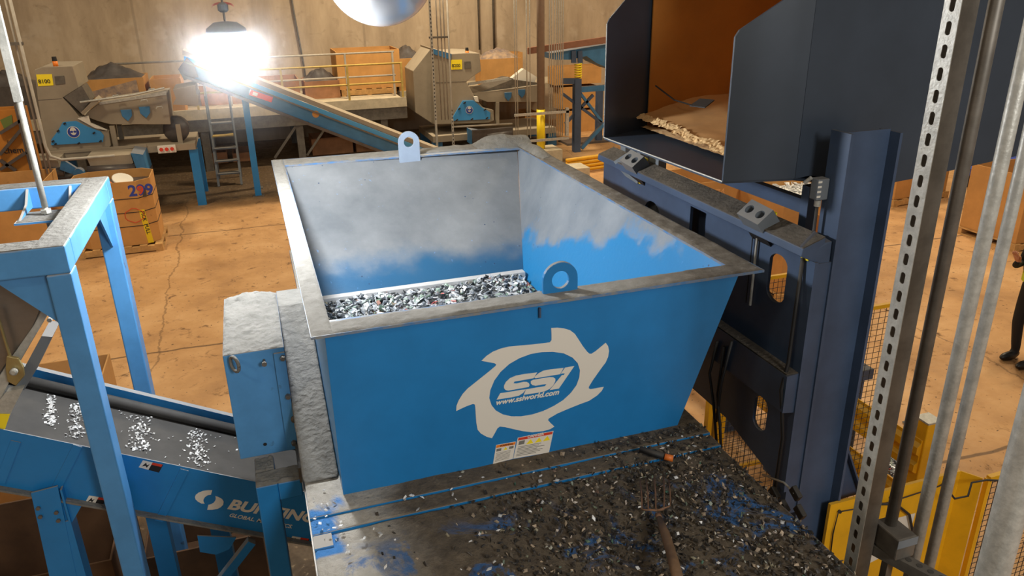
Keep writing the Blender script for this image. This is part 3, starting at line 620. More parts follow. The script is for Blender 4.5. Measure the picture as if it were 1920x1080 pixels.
def block(u, v, x, nm):
    c = px(u, v, x); a = Vector((0,1,0)); n = Vector((-.62,-.12,.77)).normalized(); a = (a - n*a.dot(n)).normalized(); b = n.cross(a)
    wv_, hv = .085, .055
    holes = [[c + a*(s_*.042+.026*math.cos(q)) + b*.026*math.sin(q) for q in [2*math.pi*k/18 for k in range(18)]] for s_ in (-1, 1)]
    bo = MB().prism([c-a*wv_-b*hv, c+a*wv_-b*hv, c+a*wv_+b*hv, c-a*wv_+b*hv], -n*.11, holes).build(nm, greyp, tp, bevel=.002)
    MB().prism([c-a*wv_*.98-b*hv*.98-n*.11, c+a*wv_*.98-b*hv*.98-n*.11, c+a*wv_*.98+b*hv*.98-n*.11, c-a*wv_*.98+b*hv*.98-n*.11], -n*.10).build('block_base', black, bo)
    MB().bar(c-a*.06-b*.07-n*.06, c+a*.06-b*.07-n*.06, .01, .012).build('yellow_sticker', yelL, bo)
block(1415, 397, 2.42, 'bumper_block'); block(1184, 297, 2.42, 'bumper_block')
MB().prism([px(1502,475,2.498), px(1516,481,2.498), px(1516,490,2.498), px(1502,484,2.498)], (-.002,0,0)).build('yellow_sticker', yelL, tp)
MB().prism([px(1193,334,2.498), px(1201,337,2.498), px(1201,345,2.498), px(1193,341,2.498)], (-.002,0,0)).build('yellow_sticker', yelL, tp)
# limit switch on the column
c = px(1543, 352, 2.585)
MB().box(c.x-.05, c.y-.025, c.z-.055, CX0-.0005, c.y+.03, c.z+.05).build('limit_switch', greyp, tp, bevel=.005); lsw = LAST[0]
for k in range(4): MB().box(c.x-.052, c.y-.026, c.z-.04+k*.024, c.x-.03, c.y-.0255, c.z-.03+k*.024).build('switch_print', paper, lsw)
MB().lathe([(.016,0),(.016,.03)], (c.x-.02, c.y, c.z-.09), (0,0,1), 12).build('switch_gland', galv, lsw)
MB().tube([(c.x-.02,c.y,c.z-.09), (c.x-.02,c.y,c.z-.30), (c.x-.03,c.y-.01,c.z-.6), (c.x-.02,c.y,c.z-1.2), (c.x-.03,c.y-.02,c.z-1.75)], .008, 8).build('cable', black, tp, smooth=True)
MB().tube([(2.49,2.95,3.0), (2.47,2.93,2.7), (2.46,2.92,2.44), (2.42,2.9,2.3), (2.47,2.90,2.0), (2.46,2.9,1.5)], .010, 8).build('cable', black, tp, smooth=True)
MB().tube([(c.x-.06,c.y+.02,c.z+.05), (c.x-.07,c.y+.05,c.z+.02)], .01, 8).build('switch_lever', galv, lsw)
for pts in ([(1345,640),(1330,700),(1338,760),(1345,850)], [(1358,650),(1345,740),(1350,800),(1352,845)], [(1372,640),(1352,720),(1343,790)]):
    MB().tube([px(a, b, 2.42) for a, b in pts], .009, 8).build('hose', black, tp, smooth=True)
MB().prism([py(1567,800,2.98), py(1610,926,2.98), py(1545,945,2.98), py(1545,800,2.98)], (0,.015,0)).build('gusset', dblue, tp)
MB().bar(py(1569,800,2.985), py(1610,926,2.985), .01, .09, (0,1,0)).build('gusset_flange', dblue, tp)
MB().box(CX0-.05, 2.8, 0, 3.35, 3.3, .02).box(CX0-.05, 4.9, 0, 3.35, 5.4, .02).build('base_plate', dblue, tp)
for z in (.4,): MB().box(CX0+.02, 3.001, z, CX1-.02, 5.049, z+.15).build('rear_beam', dblue, tp)
def clampb(u, v): 
    p = px(u, v, 2.45); MB().obox(p, (.03,.07,.05), Matrix.Rotation(.5,3,'X')).build('clamp', black, tp, bevel=.006)
for q in ((1410,908),(1432,925),(1452,925),(1470,950),(1492,925),(1500,960)): clampb(*q)
MB().tube([px(1430,890,2.45), px(1470,905,2.45), px(1490,925,2.44)], .006, 8).build('hose', galv, tp, smooth=True)
# arms under the bin
a0 = px(1380, 340, 2.72); a1 = px(1517, 388, 2.72)
MB().bar(a0+Y_*.3, a1, .05, .075).build('cross_arm', dblue, tp)
MB().box(2.66, a1.y-.06, 2.60, 2.73, a1.y-.002, 3.29).build('pivot_post', dblue, tp)
for xx, w_ in ((1172,.05), (1200,.03), (1235,.08)):
    p = px(xx, 300, 2.56); MB().box(2.56, p.y, 2.0, 2.62, p.y+w_*1.6, 3.28).build('rear_post', greyp, tp)
# the bin
bz = 3.36
bn = T('tipper_bin', 'big dark steel tipping bin with flared open mouth held above the hopper side', 'bin', (3.2, 3.9, 3.4))
mn = pz(1353, 340, bz); mf = pz(1133, 258, bz); fn = pz(1487, 334, bz); ff = pz(1213, 240, bz)
th = .012
def quadp(pts, d, nm, m_=binblue):
    d = Vector(d); n = len(pts); return MB().prism(pts, d).build(nm, m_, bn)
zt = py(1357, 70, mn.y).z; ztf = py(1127, 45, mf.y).z
def wing(m0, f0, z1, up, nm, d):
    poly = [m0, f0, f0+Vector((0,0,2.1)), Vector((m0.x+.9*(f0.x-m0.x), m0.y+.9*(f0.y-m0.y), bz+1.95)), Vector((m0.x+.06*(f0.x-m0.x), m0.y+.06*(f0.y-m0.y), z1+.035)), m0+Vector((0,0,z1-bz))]
    return MB().prism(poly, d).build(nm, binblue, bn)
wcut = py(1460, 0, mn.y)
def wingpoly(m0, f0, z1, slope):
    L_ = (f0-m0); q = [m0+Vector((0,0,0)), f0.copy(), f0+Vector((0,0,(z1-bz)+slope*L_.length)), m0+L_*.05+Vector((0,0,z1-bz+.03)), m0+Vector((0,0,z1-bz))]
    return q
sl = (wcut.z-zt)/(wcut.x-mn.x)
MB().prism(wingpoly(mn, fn, zt, sl), (0,-th,0)).build('near_wing', binblue, bn)
MB().prism(wingpoly(mf, ff, ztf, sl*1.05), (0,th,0)).build('far_wing', binblue, bn)
ys = fn.y-.002
sp_ = [fn.copy(), py(1516,328,ys), py(1645,346,ys), py(1720,332,ys), py(1920,288,ys), Vector((5.0,ys,3.50)), Vector((5.0,ys,5.9)), Vector((fn.x+1.0,ys,5.9)), Vector((fn.x,ys,(zt+sl*(fn-mn).length))) ]
sp_ = [Vector((p.x, ys, p.z)) for p in sp_]
sp_[0] = Vector((fn.x+.001, ys, bz))
MB().prism(sp_, (0,-th,0)).build('side_plate', binblue, bn)
yf = ff.y+.002
MB().prism([Vector((p.x+(ff.x-fn.x if i in (0,8) else 0), yf, p.z)) for i, p in enumerate(sp_)], (0,th,0)).build('side_plate', binblue, bn)
MB().add([mn, fn, ff, mf]+[p+Vector((0,0,-.012)) for p in (mn, fn, ff, mf)], [(0,1,2,3),(7,6,5,4),(0,4,5,1),(1,5,6,2),(2,6,7,3),(3,7,4,0)]).build('lip_plate', binblue, bn)
MB().add([fn, Vector((sp_[2].x,ys,sp_[2].z)), Vector((sp_[2].x,yf,sp_[2].z)), ff]+[p+Vector((0,0,-.012)) for p in (fn, Vector((sp_[2].x,ys,sp_[2].z)), Vector((sp_[2].x,yf,sp_[2].z)), ff)], [(0,1,2,3),(7,6,5,4),(0,4,5,1),(1,5,6,2),(2,6,7,3),(3,7,4,0)]).build('floor_plate', binblue, bn)
MB().add([sp_[2], sp_[5], Vector((5.0,yf,3.50)), Vector((sp_[2].x,yf,sp_[2].z))]+[p+Vector((0,0,-.012)) for p in (sp_[2], sp_[5], Vector((5.0,yf,3.50)), Vector((sp_[2].x,yf,sp_[2].z)))], [(0,1,2,3),(7,6,5,4),(0,4,5,1),(1,5,6,2),(2,6,7,3),(3,7,4,0)]).build('back_plate', binblue, bn)
MB().tube([mn+Vector((0,-.006,0)), mf+Vector((0,.006,0)), mf+Vector((0,.006,ztf-bz))], .004, 8).build('edge_highlight', galv, bn)  # bright tube added along the mouth as its edge highlight
# cardboard box lying in the bin, mouth towards the hopper
cbx = T('large_cardboard_box', 'open cardboard bulk box lying in the raised tipping bin, torn lower flap', 'box', (3.2, 3.9, 3.45))
kx = 2.50; kz = bz+.02; yn = ys+.02; yo = yf-.02
MB().box(kx, yo-.012, kz, 4.3, yo, 5.4).build('side_wall', cardi, cbx)
MB().box(kx, yn, kz, 4.3, yn+.012, 5.4).build('side_wall', cardi, cbx)
MB().box(4.3, yn, kz+.2, 4.32, yo, 5.4).build('base_wall', cardi, cbx)
MB().box(kx, yn, 5.4, 4.3, yo, 5.412).build('top_wall', cardi, cbx)
MB().box(kx, yn+.0125, kz-.006, 4.3, yo-.0125, kz+.004).build('lower_sheet', cardi, cbx)
def flo(u, v):
    y = yn+.013+(yo-yn-.026)*v; x = kx-.06+1.7*u + (.035*fbm(y, 0, 7)+.02*fbm(y, 4, 25) if u == 0 else 0); return Vector((x, y, kz+.012+.02*fbm(x, y, 2.5)*(1-u)+.03*abs(fbm(x, y, 1))+.15*v**1.8*min(1,.35+2.2*u)+.01))
MB().grid(flo, 40, 50).build('floor_wall', mat('lit_kraft', (216,164,104), .85, var=.15, vscale=4), cbx, smooth=True)  # paler kraft than the walls, the lamp's light put into the colour
def tear(u, v):      # ragged pale fringe along the front edge of the lower flap
    y = yn+.03+(yo-yn-.06)*v; q = flo(0, v); w = .022+.028*abs(fbm(y, 1, 9))+.02*max(0, fbm(y, 7, 30))
    return Vector((q.x-w*(1-u)+.03*u, q.y, q.z+.004+.010*u-.012*(1-u)+.010*fbm(y*3, u*2, 14)))
MB().grid(tear, 5, 160).build('torn_edge', mat('torn_kraft', (226,190,138), .9), cbx)
def tear2(u, v):
    y = yn+.05+(yo-yn-.1)*v; w = .02+.02*abs(fbm(y, 11, 9)); return Vector((kx-.05-w*(1-u)+.05*u, y, kz+.006+.004*u+.004*fbm(y, u, 20)))
MB().grid(tear2, 4, 120).build('torn_edge', MATS['torn_kraft'], cbx)
sc_ = pz(1316, 198, kz+.16); scr = MB().prism([sc_+Vector((-.07,.03,-.005)), sc_+Vector((-.02,-.07,-.005)), sc_+Vector((.07,-.03,.03)), sc_+Vector((.02,.06,.03))], (0,0,.006)); scr.tube([sc_+Vector((-.25,.16,.12)), sc_+Vector((-.14,.10,.03)), sc_+Vector((-.05,.02,.0))], .005, 6)
scr.build('dark_scrap', black, cbx)
# ================================================================ FOREGROUND STRUT AND CONDUITS
SY = 1.85
def vert(u, v): p = py(u, v, SY); return p.x
sx0 = vert(1703, 540)
st = T('slotted_strut', 'tall galvanised slotted steel strut with a row of oval holes, front right', 'strut', (sx0+.03, SY+.03, 0))
sd = .062; sw = .068
zb, ztp = .0, 5.6
mbp = MB(); pitch = .0665; nn_ = 62; z00 = 1.55-pitch/2
mbp.box(sx0, SY, zb, sx0+.003, SY+sd, z00).box(sx0, SY, z00+nn_*pitch, sx0+.003, SY+sd, ztp)
for k in range(nn_):
    zc = z00+(k+.5)*pitch; a_, b_ = zc-pitch/2, zc+pitch/2
    mbp.prism([(sx0,SY,a_), (sx0,SY+sd,a_), (sx0,SY+sd,b_), (sx0,SY,b_)], (.003,0,0), [[(sx0, SY+sd/2+.0105*math.cos(a), zc+(.011 if math.sin(a) > 0 else -.011)+.0095*math.sin(a)) for a in [2*math.pi*j/12 for j in range(12)]]])
mbp.build('slotted_face', galv, st)
MB().box(sx0+.0031, SY, zb, sx0+sw, SY+.003, ztp).box(sx0+.0031, SY+sd-.003, zb, sx0+sw, SY+sd, ztp).build('side_face', steel, st)  # sides darker than the slotted face, shade put into the colour
def conduit(u, v, y, r, label, z0=0, z1=5.6, m_=galv):
    p = py(u, v, y); o = T('electrical_conduit', label, 'conduit', (p.x, y, z0), 'conduits in the front right corner'); del o['group']
    MB().tube([(p.x,y,z0), (p.x,y,z1)], r, 16).build('pipe', m_, o, smooth=True); return p, o
cp1, co1 = conduit(1788, 400, 1.85, .022, 'thin dull conduit just right of the slotted strut, dropping into the grey box', 2.32, 5.6, steel)
cp2, co2 = conduit(1856, 400, 1.85, .024, 'bright galvanised conduit second to the right of the slotted strut', 1.55)
cp3, co3 = conduit(1895, 400, 1.95, .022, 'dull galvanised conduit close to the right picture edge beside the bright one', 1.2)
cp4, co4 = conduit(1895, 950, 1.35, .047, 'thickest galvanised conduit in the bottom right corner')
for z in (2.9, 4.2): MB().lathe([(.028,0),(.028,.05)], (cp2.x, 1.85, z), (0,0,1), 16)
jb = T('junction_box', 'small grey junction box clamped on the slotted cross strut', 'electrical box', (cp1.x, 1.82, 2.23))
MB().box(cp1.x-.045, 1.76, 2.222, cp1.x+.045, 1.89, 2.3195).build('box_body', steel, jb, bevel=.006)
MB().box(cp1.x-.047, 1.758, 2.28, cp1.x+.047, 1.7595, 2.316).build('lid', greyp, jb)
ca0 = Vector((sx0+.095, 1.885, 2.198)); ca1 = pz(1775, 1098, 2.198)
cs = T('cross_strut', 'short dusty slotted cross strut at the foot of the conduits', 'strut', ca0)
MB().bar(ca0, ca1, .05, .045).build('channel', steel, cs)
for k in range(7):
    c_ = (ca0+Z_*.0235).lerp(ca1+Z_*.0235, (k+.5)/7); MB().lathe([(.011,0),(.011,.0006)], c_, (0,0,1), 12).build('slot', black, cs)
MB().bar(ca0.lerp(ca1,.25)-Z_*.5, ca0.lerp(ca1,.25)-Z_*.025, .03, .03).build('drop_leg', steel, cs)
# ================================================================ YELLOW GUARD PANEL
gy = 2.85
gp = T('yellow_guard_panel', 'yellow sheet steel guard panel with a white sign and hanging cables', 'guard panel', (3.3, gy, 0))
g0 = py(1548, 942, gy); g1 = py(1800, 891, gy); gz = (g0.z+g1.z)/2
MB().box(g0.x+.04, gy, .1, g1.x, gy+.02, gz).build('panel', yel, gp)
MB().prism([(g1.x,gy+.0005,.1), (g1.x+.06,gy-.10,.1), (g1.x+.06,gy-.10,gz), (g1.x,gy+.0005,gz)], (.006,.006,0)).build('return_flange', yel, gp)
def ong(pts, dy=.001): return [py(a, b, gy-dy) for a, b in pts]
MB().prism(ong([(1608,990),(1600,1050),(1618,1062),(1700,1020),(1716,962),(1650,980)]), (0,-.001,0)).build('sign_plate', paper, gp); sp9 = LAST[0]
text('sign_lettering', 'un', inkblue, sp9, py(1683,1018,gy-.004), Vector((1,0,.02)), Z_, .10, bold=.002)
MB().tube(ong([(1557,1040),(1562,1000),(1572,960),(1640,948),(1668,942),(1760,912),(1768,908)], .012), .004, 8).tube(ong([(1652,945),(1680,945),(1705,965),(1712,1000),(1704,1045)], .02), .008, 8).build('cable', black, gp, smooth=True)
for u, v in ((1573,958),(1669,932),(1767,908)): MB().lathe([(.010,0),(.010,.014)], py(u,v,gy-.001), (0,-1,0), 8).build('cable_clip', black, gp)
def meshpanel(name, label, corners, nx, ny, m_=None, fr=.02, wire=.0022):
    a, b, c, d_ = [Vector(p) for p in corners]; ctr = (a+b+c+d_)/4
    o = T(name, label, 'mesh panel', (ctr.x, ctr.y, min(p.z for p in (a,b,c,d_))))
    f = lambda u, v: (a+(b-a)*u)*(1-v)+(d_+(c-d_)*u)*v
    mb = MB()
    for i in range(1, nx): mb.tube([f(i/nx,0), f(i/nx,1)], wire, 5)
    for j in range(1, ny): mb.tube([f(0,j/ny), f(1,j/ny)], wire, 5)
    mb.build('wire_mesh', black, o)
    for p, q_ in ((a,b),(b,c),(c,d_),(d_,a)): MB().bar(p, q_, fr, fr).build('frame_bar', yel, o)
    return o
h0 = g1.x+.12
hp = meshpanel('mesh_guard', 'black wire mesh guard in yellow frame, bottom right corner of the picture', [(h0,2.76,gz-.02), (h0+1.1,2.76,gz+.0), (h0+1.1,2.76,.1), (h0,2.76,.1)], 26, 34, fr=.03)
MB().tube([py(1770,910,2.72), py(1790,935,2.72), py(1815,930,2.72), py(1822,905,2.72), py(1850,900,2.72), py(1890,902,2.72)], .006, 8).build('cable', black, hp, smooth=True)
fy = 4.2
f1 = py(1675, 570, fy); f0z = f1.z
meshpanel('mesh_fence', 'tall yellow framed black mesh fence panel standing behind the tipper column', [(2.95,fy,f0z), (f1.x,fy,f0z), (f1.x,fy,.1), (2.95,fy,.1)], 26, 38, fr=.03)
fp = T('fence_post', 'yellow fence post seen in the gap under the tipper panel', 'post', (3.6,5.0,0))
p = py(1335, 790, 5.0); MB().box(p.x-.04, 5.0, 0, p.x+.12, 5.06, 2.0).build('post_tube', yel, fp); MB().box(p.x-.06, 4.94, 0, p.x+.14, 5.12, .015).build('foot_plate', yel, fp)
fp['label'] = 'yellow fence post seen in the gap under the tipper panel'
fpx = p.x
meshpanel('mesh_fence', 'yellow framed black mesh panel glimpsed through the gap below the tipper panel', [(fpx+.15,5.03,1.95), (fpx+1.3,5.03,1.95), (fpx+1.3,5.03,.1), (fpx+.13,5.03,.1)], 26, 36, fr=.03)
# guard rail
gr = T('guard_rail', 'yellow ribbed guard rail with capped square post right of the mesh fence', 'guard rail', (4.75,4.6,0))
pc = pz(1728, 787, 1.08)
MB().box(pc.x-.0, pc.y-.07, 0, pc.x+.13, pc.y+.06, 1.07).build('post', yel, gr, bevel=.008)
MB().box(pc.x-.004, pc.y-.074, 1.0702, pc.x+.134, pc.y+.064, 1.084).build('post_cap', galv, gr)
def rail(x, y0, y1, z):
    pr = [(0,0),(.03,.02),(.03,.08),(0,.10),(0,.16),(.03,.18),(.03,.24),(0,.27),(0,.30),(-.012,.30),(-.012,0)]
    return MB().prism([(x-.012-a, y0, z+b) for a, b in pr], (0, y1-y0, 0))
for z in (.62, .14): rail(pc.x, pc.y-.05, 9.5, z).build('rail', yel, gr)
MB().box(pc.x+.0, 9.4, 0, pc.x+.13, 9.53, 1.07).build('post', yel, gr)
# blue X-braced stand beyond the fence
xs = T('braced_stand', 'blue steel stand with cross bracing standing behind the mesh fence', 'stand', (4.2,5.6,0))
q0 = py(1612, 700, 4.9); qx, qz = q0.x, q0.z
for a, b in ((0,0),(-.75,0),(0,.8),(-.75,.8)): MB().box(qx+a-.07, 4.9+b, 0, qx+a+.07, 5.04+b, qz-.0605).build('leg', dblue, xs)
MB().box(qx-.85, 4.86, qz-.06, qx+.12, 5.85, qz+.04).build('top_frame', dblue, xs)
MB().bar((qx-.05,4.88,qz-.5), (qx-.7,4.88,qz-.08), .08, .03, (0,1,0)).build('brace', blue, xs)
MB().bar((qx-.7,5.77,.2), (qx-.05,5.77,qz-.1), .06, .04, (0,1,0)).build('brace', blue, xs)
mb = flakes(500, lambda: (lambda q: (q.x, q.y, .012+random.random()*.03))(pz(random.gauss(1683,16), random.gauss(868,24), 0)), .02, .06, .5)
tag(mb.build('floor_flakes', flakem, normals=False), 'spill of silvery flakes on the floor under the yellow guard rail', 'metal flakes', kind='stuff')
# ================================================================ PALLETS AND BULK BOXES
def pallet(name, label, cx, cy, w=1.2, d=1.05, rz=0, h=.13, z=0):
    o = T(name, label, 'pallet', (cx, cy, z)); mb = MB()
    for i in range(6): mb.box(cx-w/2+i*(w-.12)/5, cy-d/2, z+h-.02, cx-w/2+i*(w-.12)/5+.12, cy+d/2, z+h)
    mb.build('deck_boards', wood, o)
    for j in range(3):
        y = cy-d/2+j*(d-.1)/2; MB().box(cx-w/2, y, z+.02, cx+w/2, y+.1, z+h-.0205).build('stringer', wood, o)
    mb = MB()
    for i in (0, 2.5, 5): mb.box(cx-w/2+i*(w-.12)/5, cy-d/2, z, cx-w/2+i*(w-.12)/5+.12, cy+d/2, z+.0195)
    mb.build('bottom_boards', wood, o); o.rotation_euler.z = rz; return o
def gaylord(label, cx, cy, w=1.15, d=1.0, h=1.05, z=.135, rz=0, m_=cardb, oct=0, fill=None, flabel=None, straps=0):
    o = T('bulk_box', label, 'box', (cx, cy, z)); k = oct or .001
    def lp(e, zz): 
        a, b = w/2-e, d/2-e; pts = [(-a+k,-b),(a-k,-b),(a,-b+k),(a,b-k),(a-k,b),(-a+k,b),(-a,b-k),(-a,-b+k)] if oct else [(-a,-b),(a,-b),(a,b),(-a,b)]
        return [Vector((cx+p[0], cy+p[1], zz)) for p in pts]
    MB().prism(lp(0,z+.012), (0,0,h), [lp(.015,z+.012)]).build('walls', m_, o, bevel=.004 if not oct else 0)
    MB().prism(lp(.0,z), (0,0,.0118)).build('bottom', m_, o)
    for s in range(straps):
        zz = z+h*(.3+.22*s); MB().prism(lp(-.004,zz), (0,0,.012), [lp(.0,zz)]).build('strap', black, o)
    o.rotation_euler.z = rz
    if fill:
        f = flakes(420, lambda: (random.uniform(-w/2+.06,w/2-.06), random.uniform(-d/2+.06,d/2-.06), random.uniform(0,.05)), .03, .09, .6)
        f.grid(lambda u, v: Vector((-w/2+.03+(w-.06)*u, -d/2+.03+(d-.06)*v, .02*fbm(u*3,v*3,2))), 10, 10)
        g = f.build('box_contents', fill, None, normals=False); g.location = (cx, cy, z+h-.12); g.rotation_euler.z = rz; tag(g, flabel, 'scrap', kind='stuff')
    return o
# two boxes on the left floor
pallet('wooden_pallet', 'wooden pallet under the taped and strapped bulk box marked 299', -2.42, 14.65, 1.35, 1.15)
b1 = gaylord('strapped cardboard bulk box marked 299 with yellow tape, left of the hopper', -2.42, 14.68, 1.28, 1.08, 1.1, oct=.2, straps=3)
text('marker_number', '299', inkblue, b1, Vector((-2.12,14.1385,1.0)), X, Z_, .26, bold=.008, ext=.001)
text('marker_number', '9', inkred, b1, Vector((-1.98,14.137,1.02)), X, Z_, .2, bold=.006, ext=.001)
for x, s in ((-2.55,'PULL  PICK'), (-2.02,'PICK  PULL')):
    MB().prism([(x,14.1385,.75), (x+.09,14.1385,.75), (x+.14,14.1385,.15), (x+.05,14.1385,.15)], (0,-.001,0)).build('printed_tape', tapey, b1)
    text('tape_lettering', s, ink, b1, Vector((x+.025,14.1365,.72)), Vector((.08,0,-1)), Vector((1,0,.08)), .085, bold=.002, ext=.0005)
MB().tube([Vector((-2.1+.15*math.cos(a),14.137,.66+.12*math.sin(a)+.01*math.sin(5*a))) for a in [k*.42 for k in range(30)]], .006, 5).build('marker_scrawl', inkred, b1)
tag(MB().lathe([(.10,0),(.16,.02),(.17,.06),(.15,.06),(.1,.03)], (-2.25,14.6,1.16), (.3,-.4,1), 20).build('metal_ring', paper, smooth=True), 'pale curved ring part lying on top inside the box marked 299', 'scrap part')
tag(MB().lathe([(.09,0),(.12,.03),(.05,.05)], (-2.5,14.4,1.16), (0,-.2,1), 16).build('orange_lid', orange, smooth=True), 'orange round lid lying inside the box marked 299', 'lid')
for q in (b1,): pass
MB().box(-2.98,14.2,.95,-1.86,15.16,1.10).build('box_fill', bagm, b1)
pallet('wooden_pallet', 'wooden pallet under the box behind the light blue frame', -4.15, 15.0, 1.5, 1.2)
b2 = gaylord('cardboard bulk box with white labels standing behind the light blue frame', -4.15, 15.0, 1.45, 1.1, 1.15)
for x, z in ((-4.82,.95),(-4.75,.5)): MB().box(x, 14.447, z, x+.16, 14.449, z+.25).build('paper_label', paper, b2)
MB().tube([Vector((-3.95,14.446,1.1)), Vector((-3.85,14.446,1.1)), Vector((-3.85,14.446,1.2)), Vector((-3.95,14.446,1.2)), Vector((-3.95,14.446,1.1))], .006, 5).build('box_mark', ink, b2)
MB().box(-3.72, 14.447, .95, -3.5, 14.449, 1.08).build('paper_label', paper, b2)
# boxes below and beyond the conveyor (lower left)
gaylord('brown cardboard box under the conveyor behind the near frame leg', -2.15, 6.9, 1.2, 1.0, .95, m_=cardb)
pallet('wooden_pallet', 'wooden pallet under the brown box beside the belt conveyor', -2.15, 6.9, 1.3, 1.1)
gaylord('cardboard box in the shadow beneath the belt conveyor at the lower left', -1.75, 4.95, 1.1, .9, .8, m_=shaded)
pallet('wooden_pallet', 'wooden pallet in the shadow beneath the belt conveyor', -1.75, 4.95, 1.15, 1.0)
gaylord('low cardboard box near the conveyor brace at the lower left', -.72, 5.25, .8, .7, .45, m_=shaded)
pallet('wooden_pallet', 'wooden pallet of the low box near the conveyor brace', -.72, 5.25, .9, .8)
# boxes behind the tipper
gc = pz(1375, 345, 1.25)
b3 = gaylord('orange bulk box marked T74 right behind the bumper beam', gc.x+.35, gc.y+.75, 1.6, 1.0, 1.1)
pallet('wooden_pallet', 'wooden pallet under the bulk box marked T74', gc.x+.35, gc.y+.75, 1.65, 1.05)
cc = Vector((gc.x-.25, gc.y+.248, 1.0))
text('chalk_mark', 'T74', chalk, b3, cc, X, Z_, .17, bold=.002, ext=.001)
g2 = pz(1480, 362, 1.15)
gaylord('bulk box brimming with pale flakes behind the tipper column', g2.x+.25, g2.y+.15, 1.3, 1.15, 1.05, fill=brightm, flabel='heap of pale flakes filling the bulk box behind the tipper column')
pallet('wooden_pallet', 'wooden pallet under the flake filled bulk box', g2.x+.25, g2.y+.15, 1.35, 1.2)
g3 = pz(1485, 440, .9)
gaylord('near orange bulk box low behind the bumper beam end', g3.x+.35, g3.y+.25, 1.3, 1.0, .75)
pallet('wooden_pallet', 'wooden pallet under the near orange bulk box', g3.x+.35, g3.y+.25, 1.35, 1.05)
g4 = pz(1705, 383, 0)
gaylord('bulk box on a pallet seen beneath the tipping bin, open floor at right', g4.x+.25, g4.y+.62, 1.5, 1.1, 1.1, rz=.12)
pallet('wooden_pallet', 'wooden pallet of the bulk box seen beneath the tipping bin', g4.x+.25, g4.y+.62, 1.6, 1.2, rz=.12)
g5 = pz(1935, 480, 0)
gaylord('bulk box behind the person at the right picture edge', g5.x+.5, g5.y+.8, 1.2, 1.1, 1.1)
pallet('wooden_pallet', 'wooden pallet under the box behind the person', g5.x+.5, g5.y+.8, 1.25, 1.15)
sk = T('bristle_skirt', 'blue hood edge with a black bristle skirt in the upper right distance', 'dust skirt', (9,9,1.2))
s0 = py(1815, 322, 11); s1 = py(1990, 285, 11)
MB().bar(s0, s1, .5, .14).build('hood', inkblue, sk)
mb = MB()
for k in range(420):
    f = k/420; p = s0.lerp(s1, f)-Vector((0, random.uniform(.0,.2), .06)); mb.bar(p, p-Vector((random.gauss(0,.02),0,random.uniform(.16,.34))), .03, .012)
tag(mb.build('bristles', black, sk), None, None, kind='stuff')
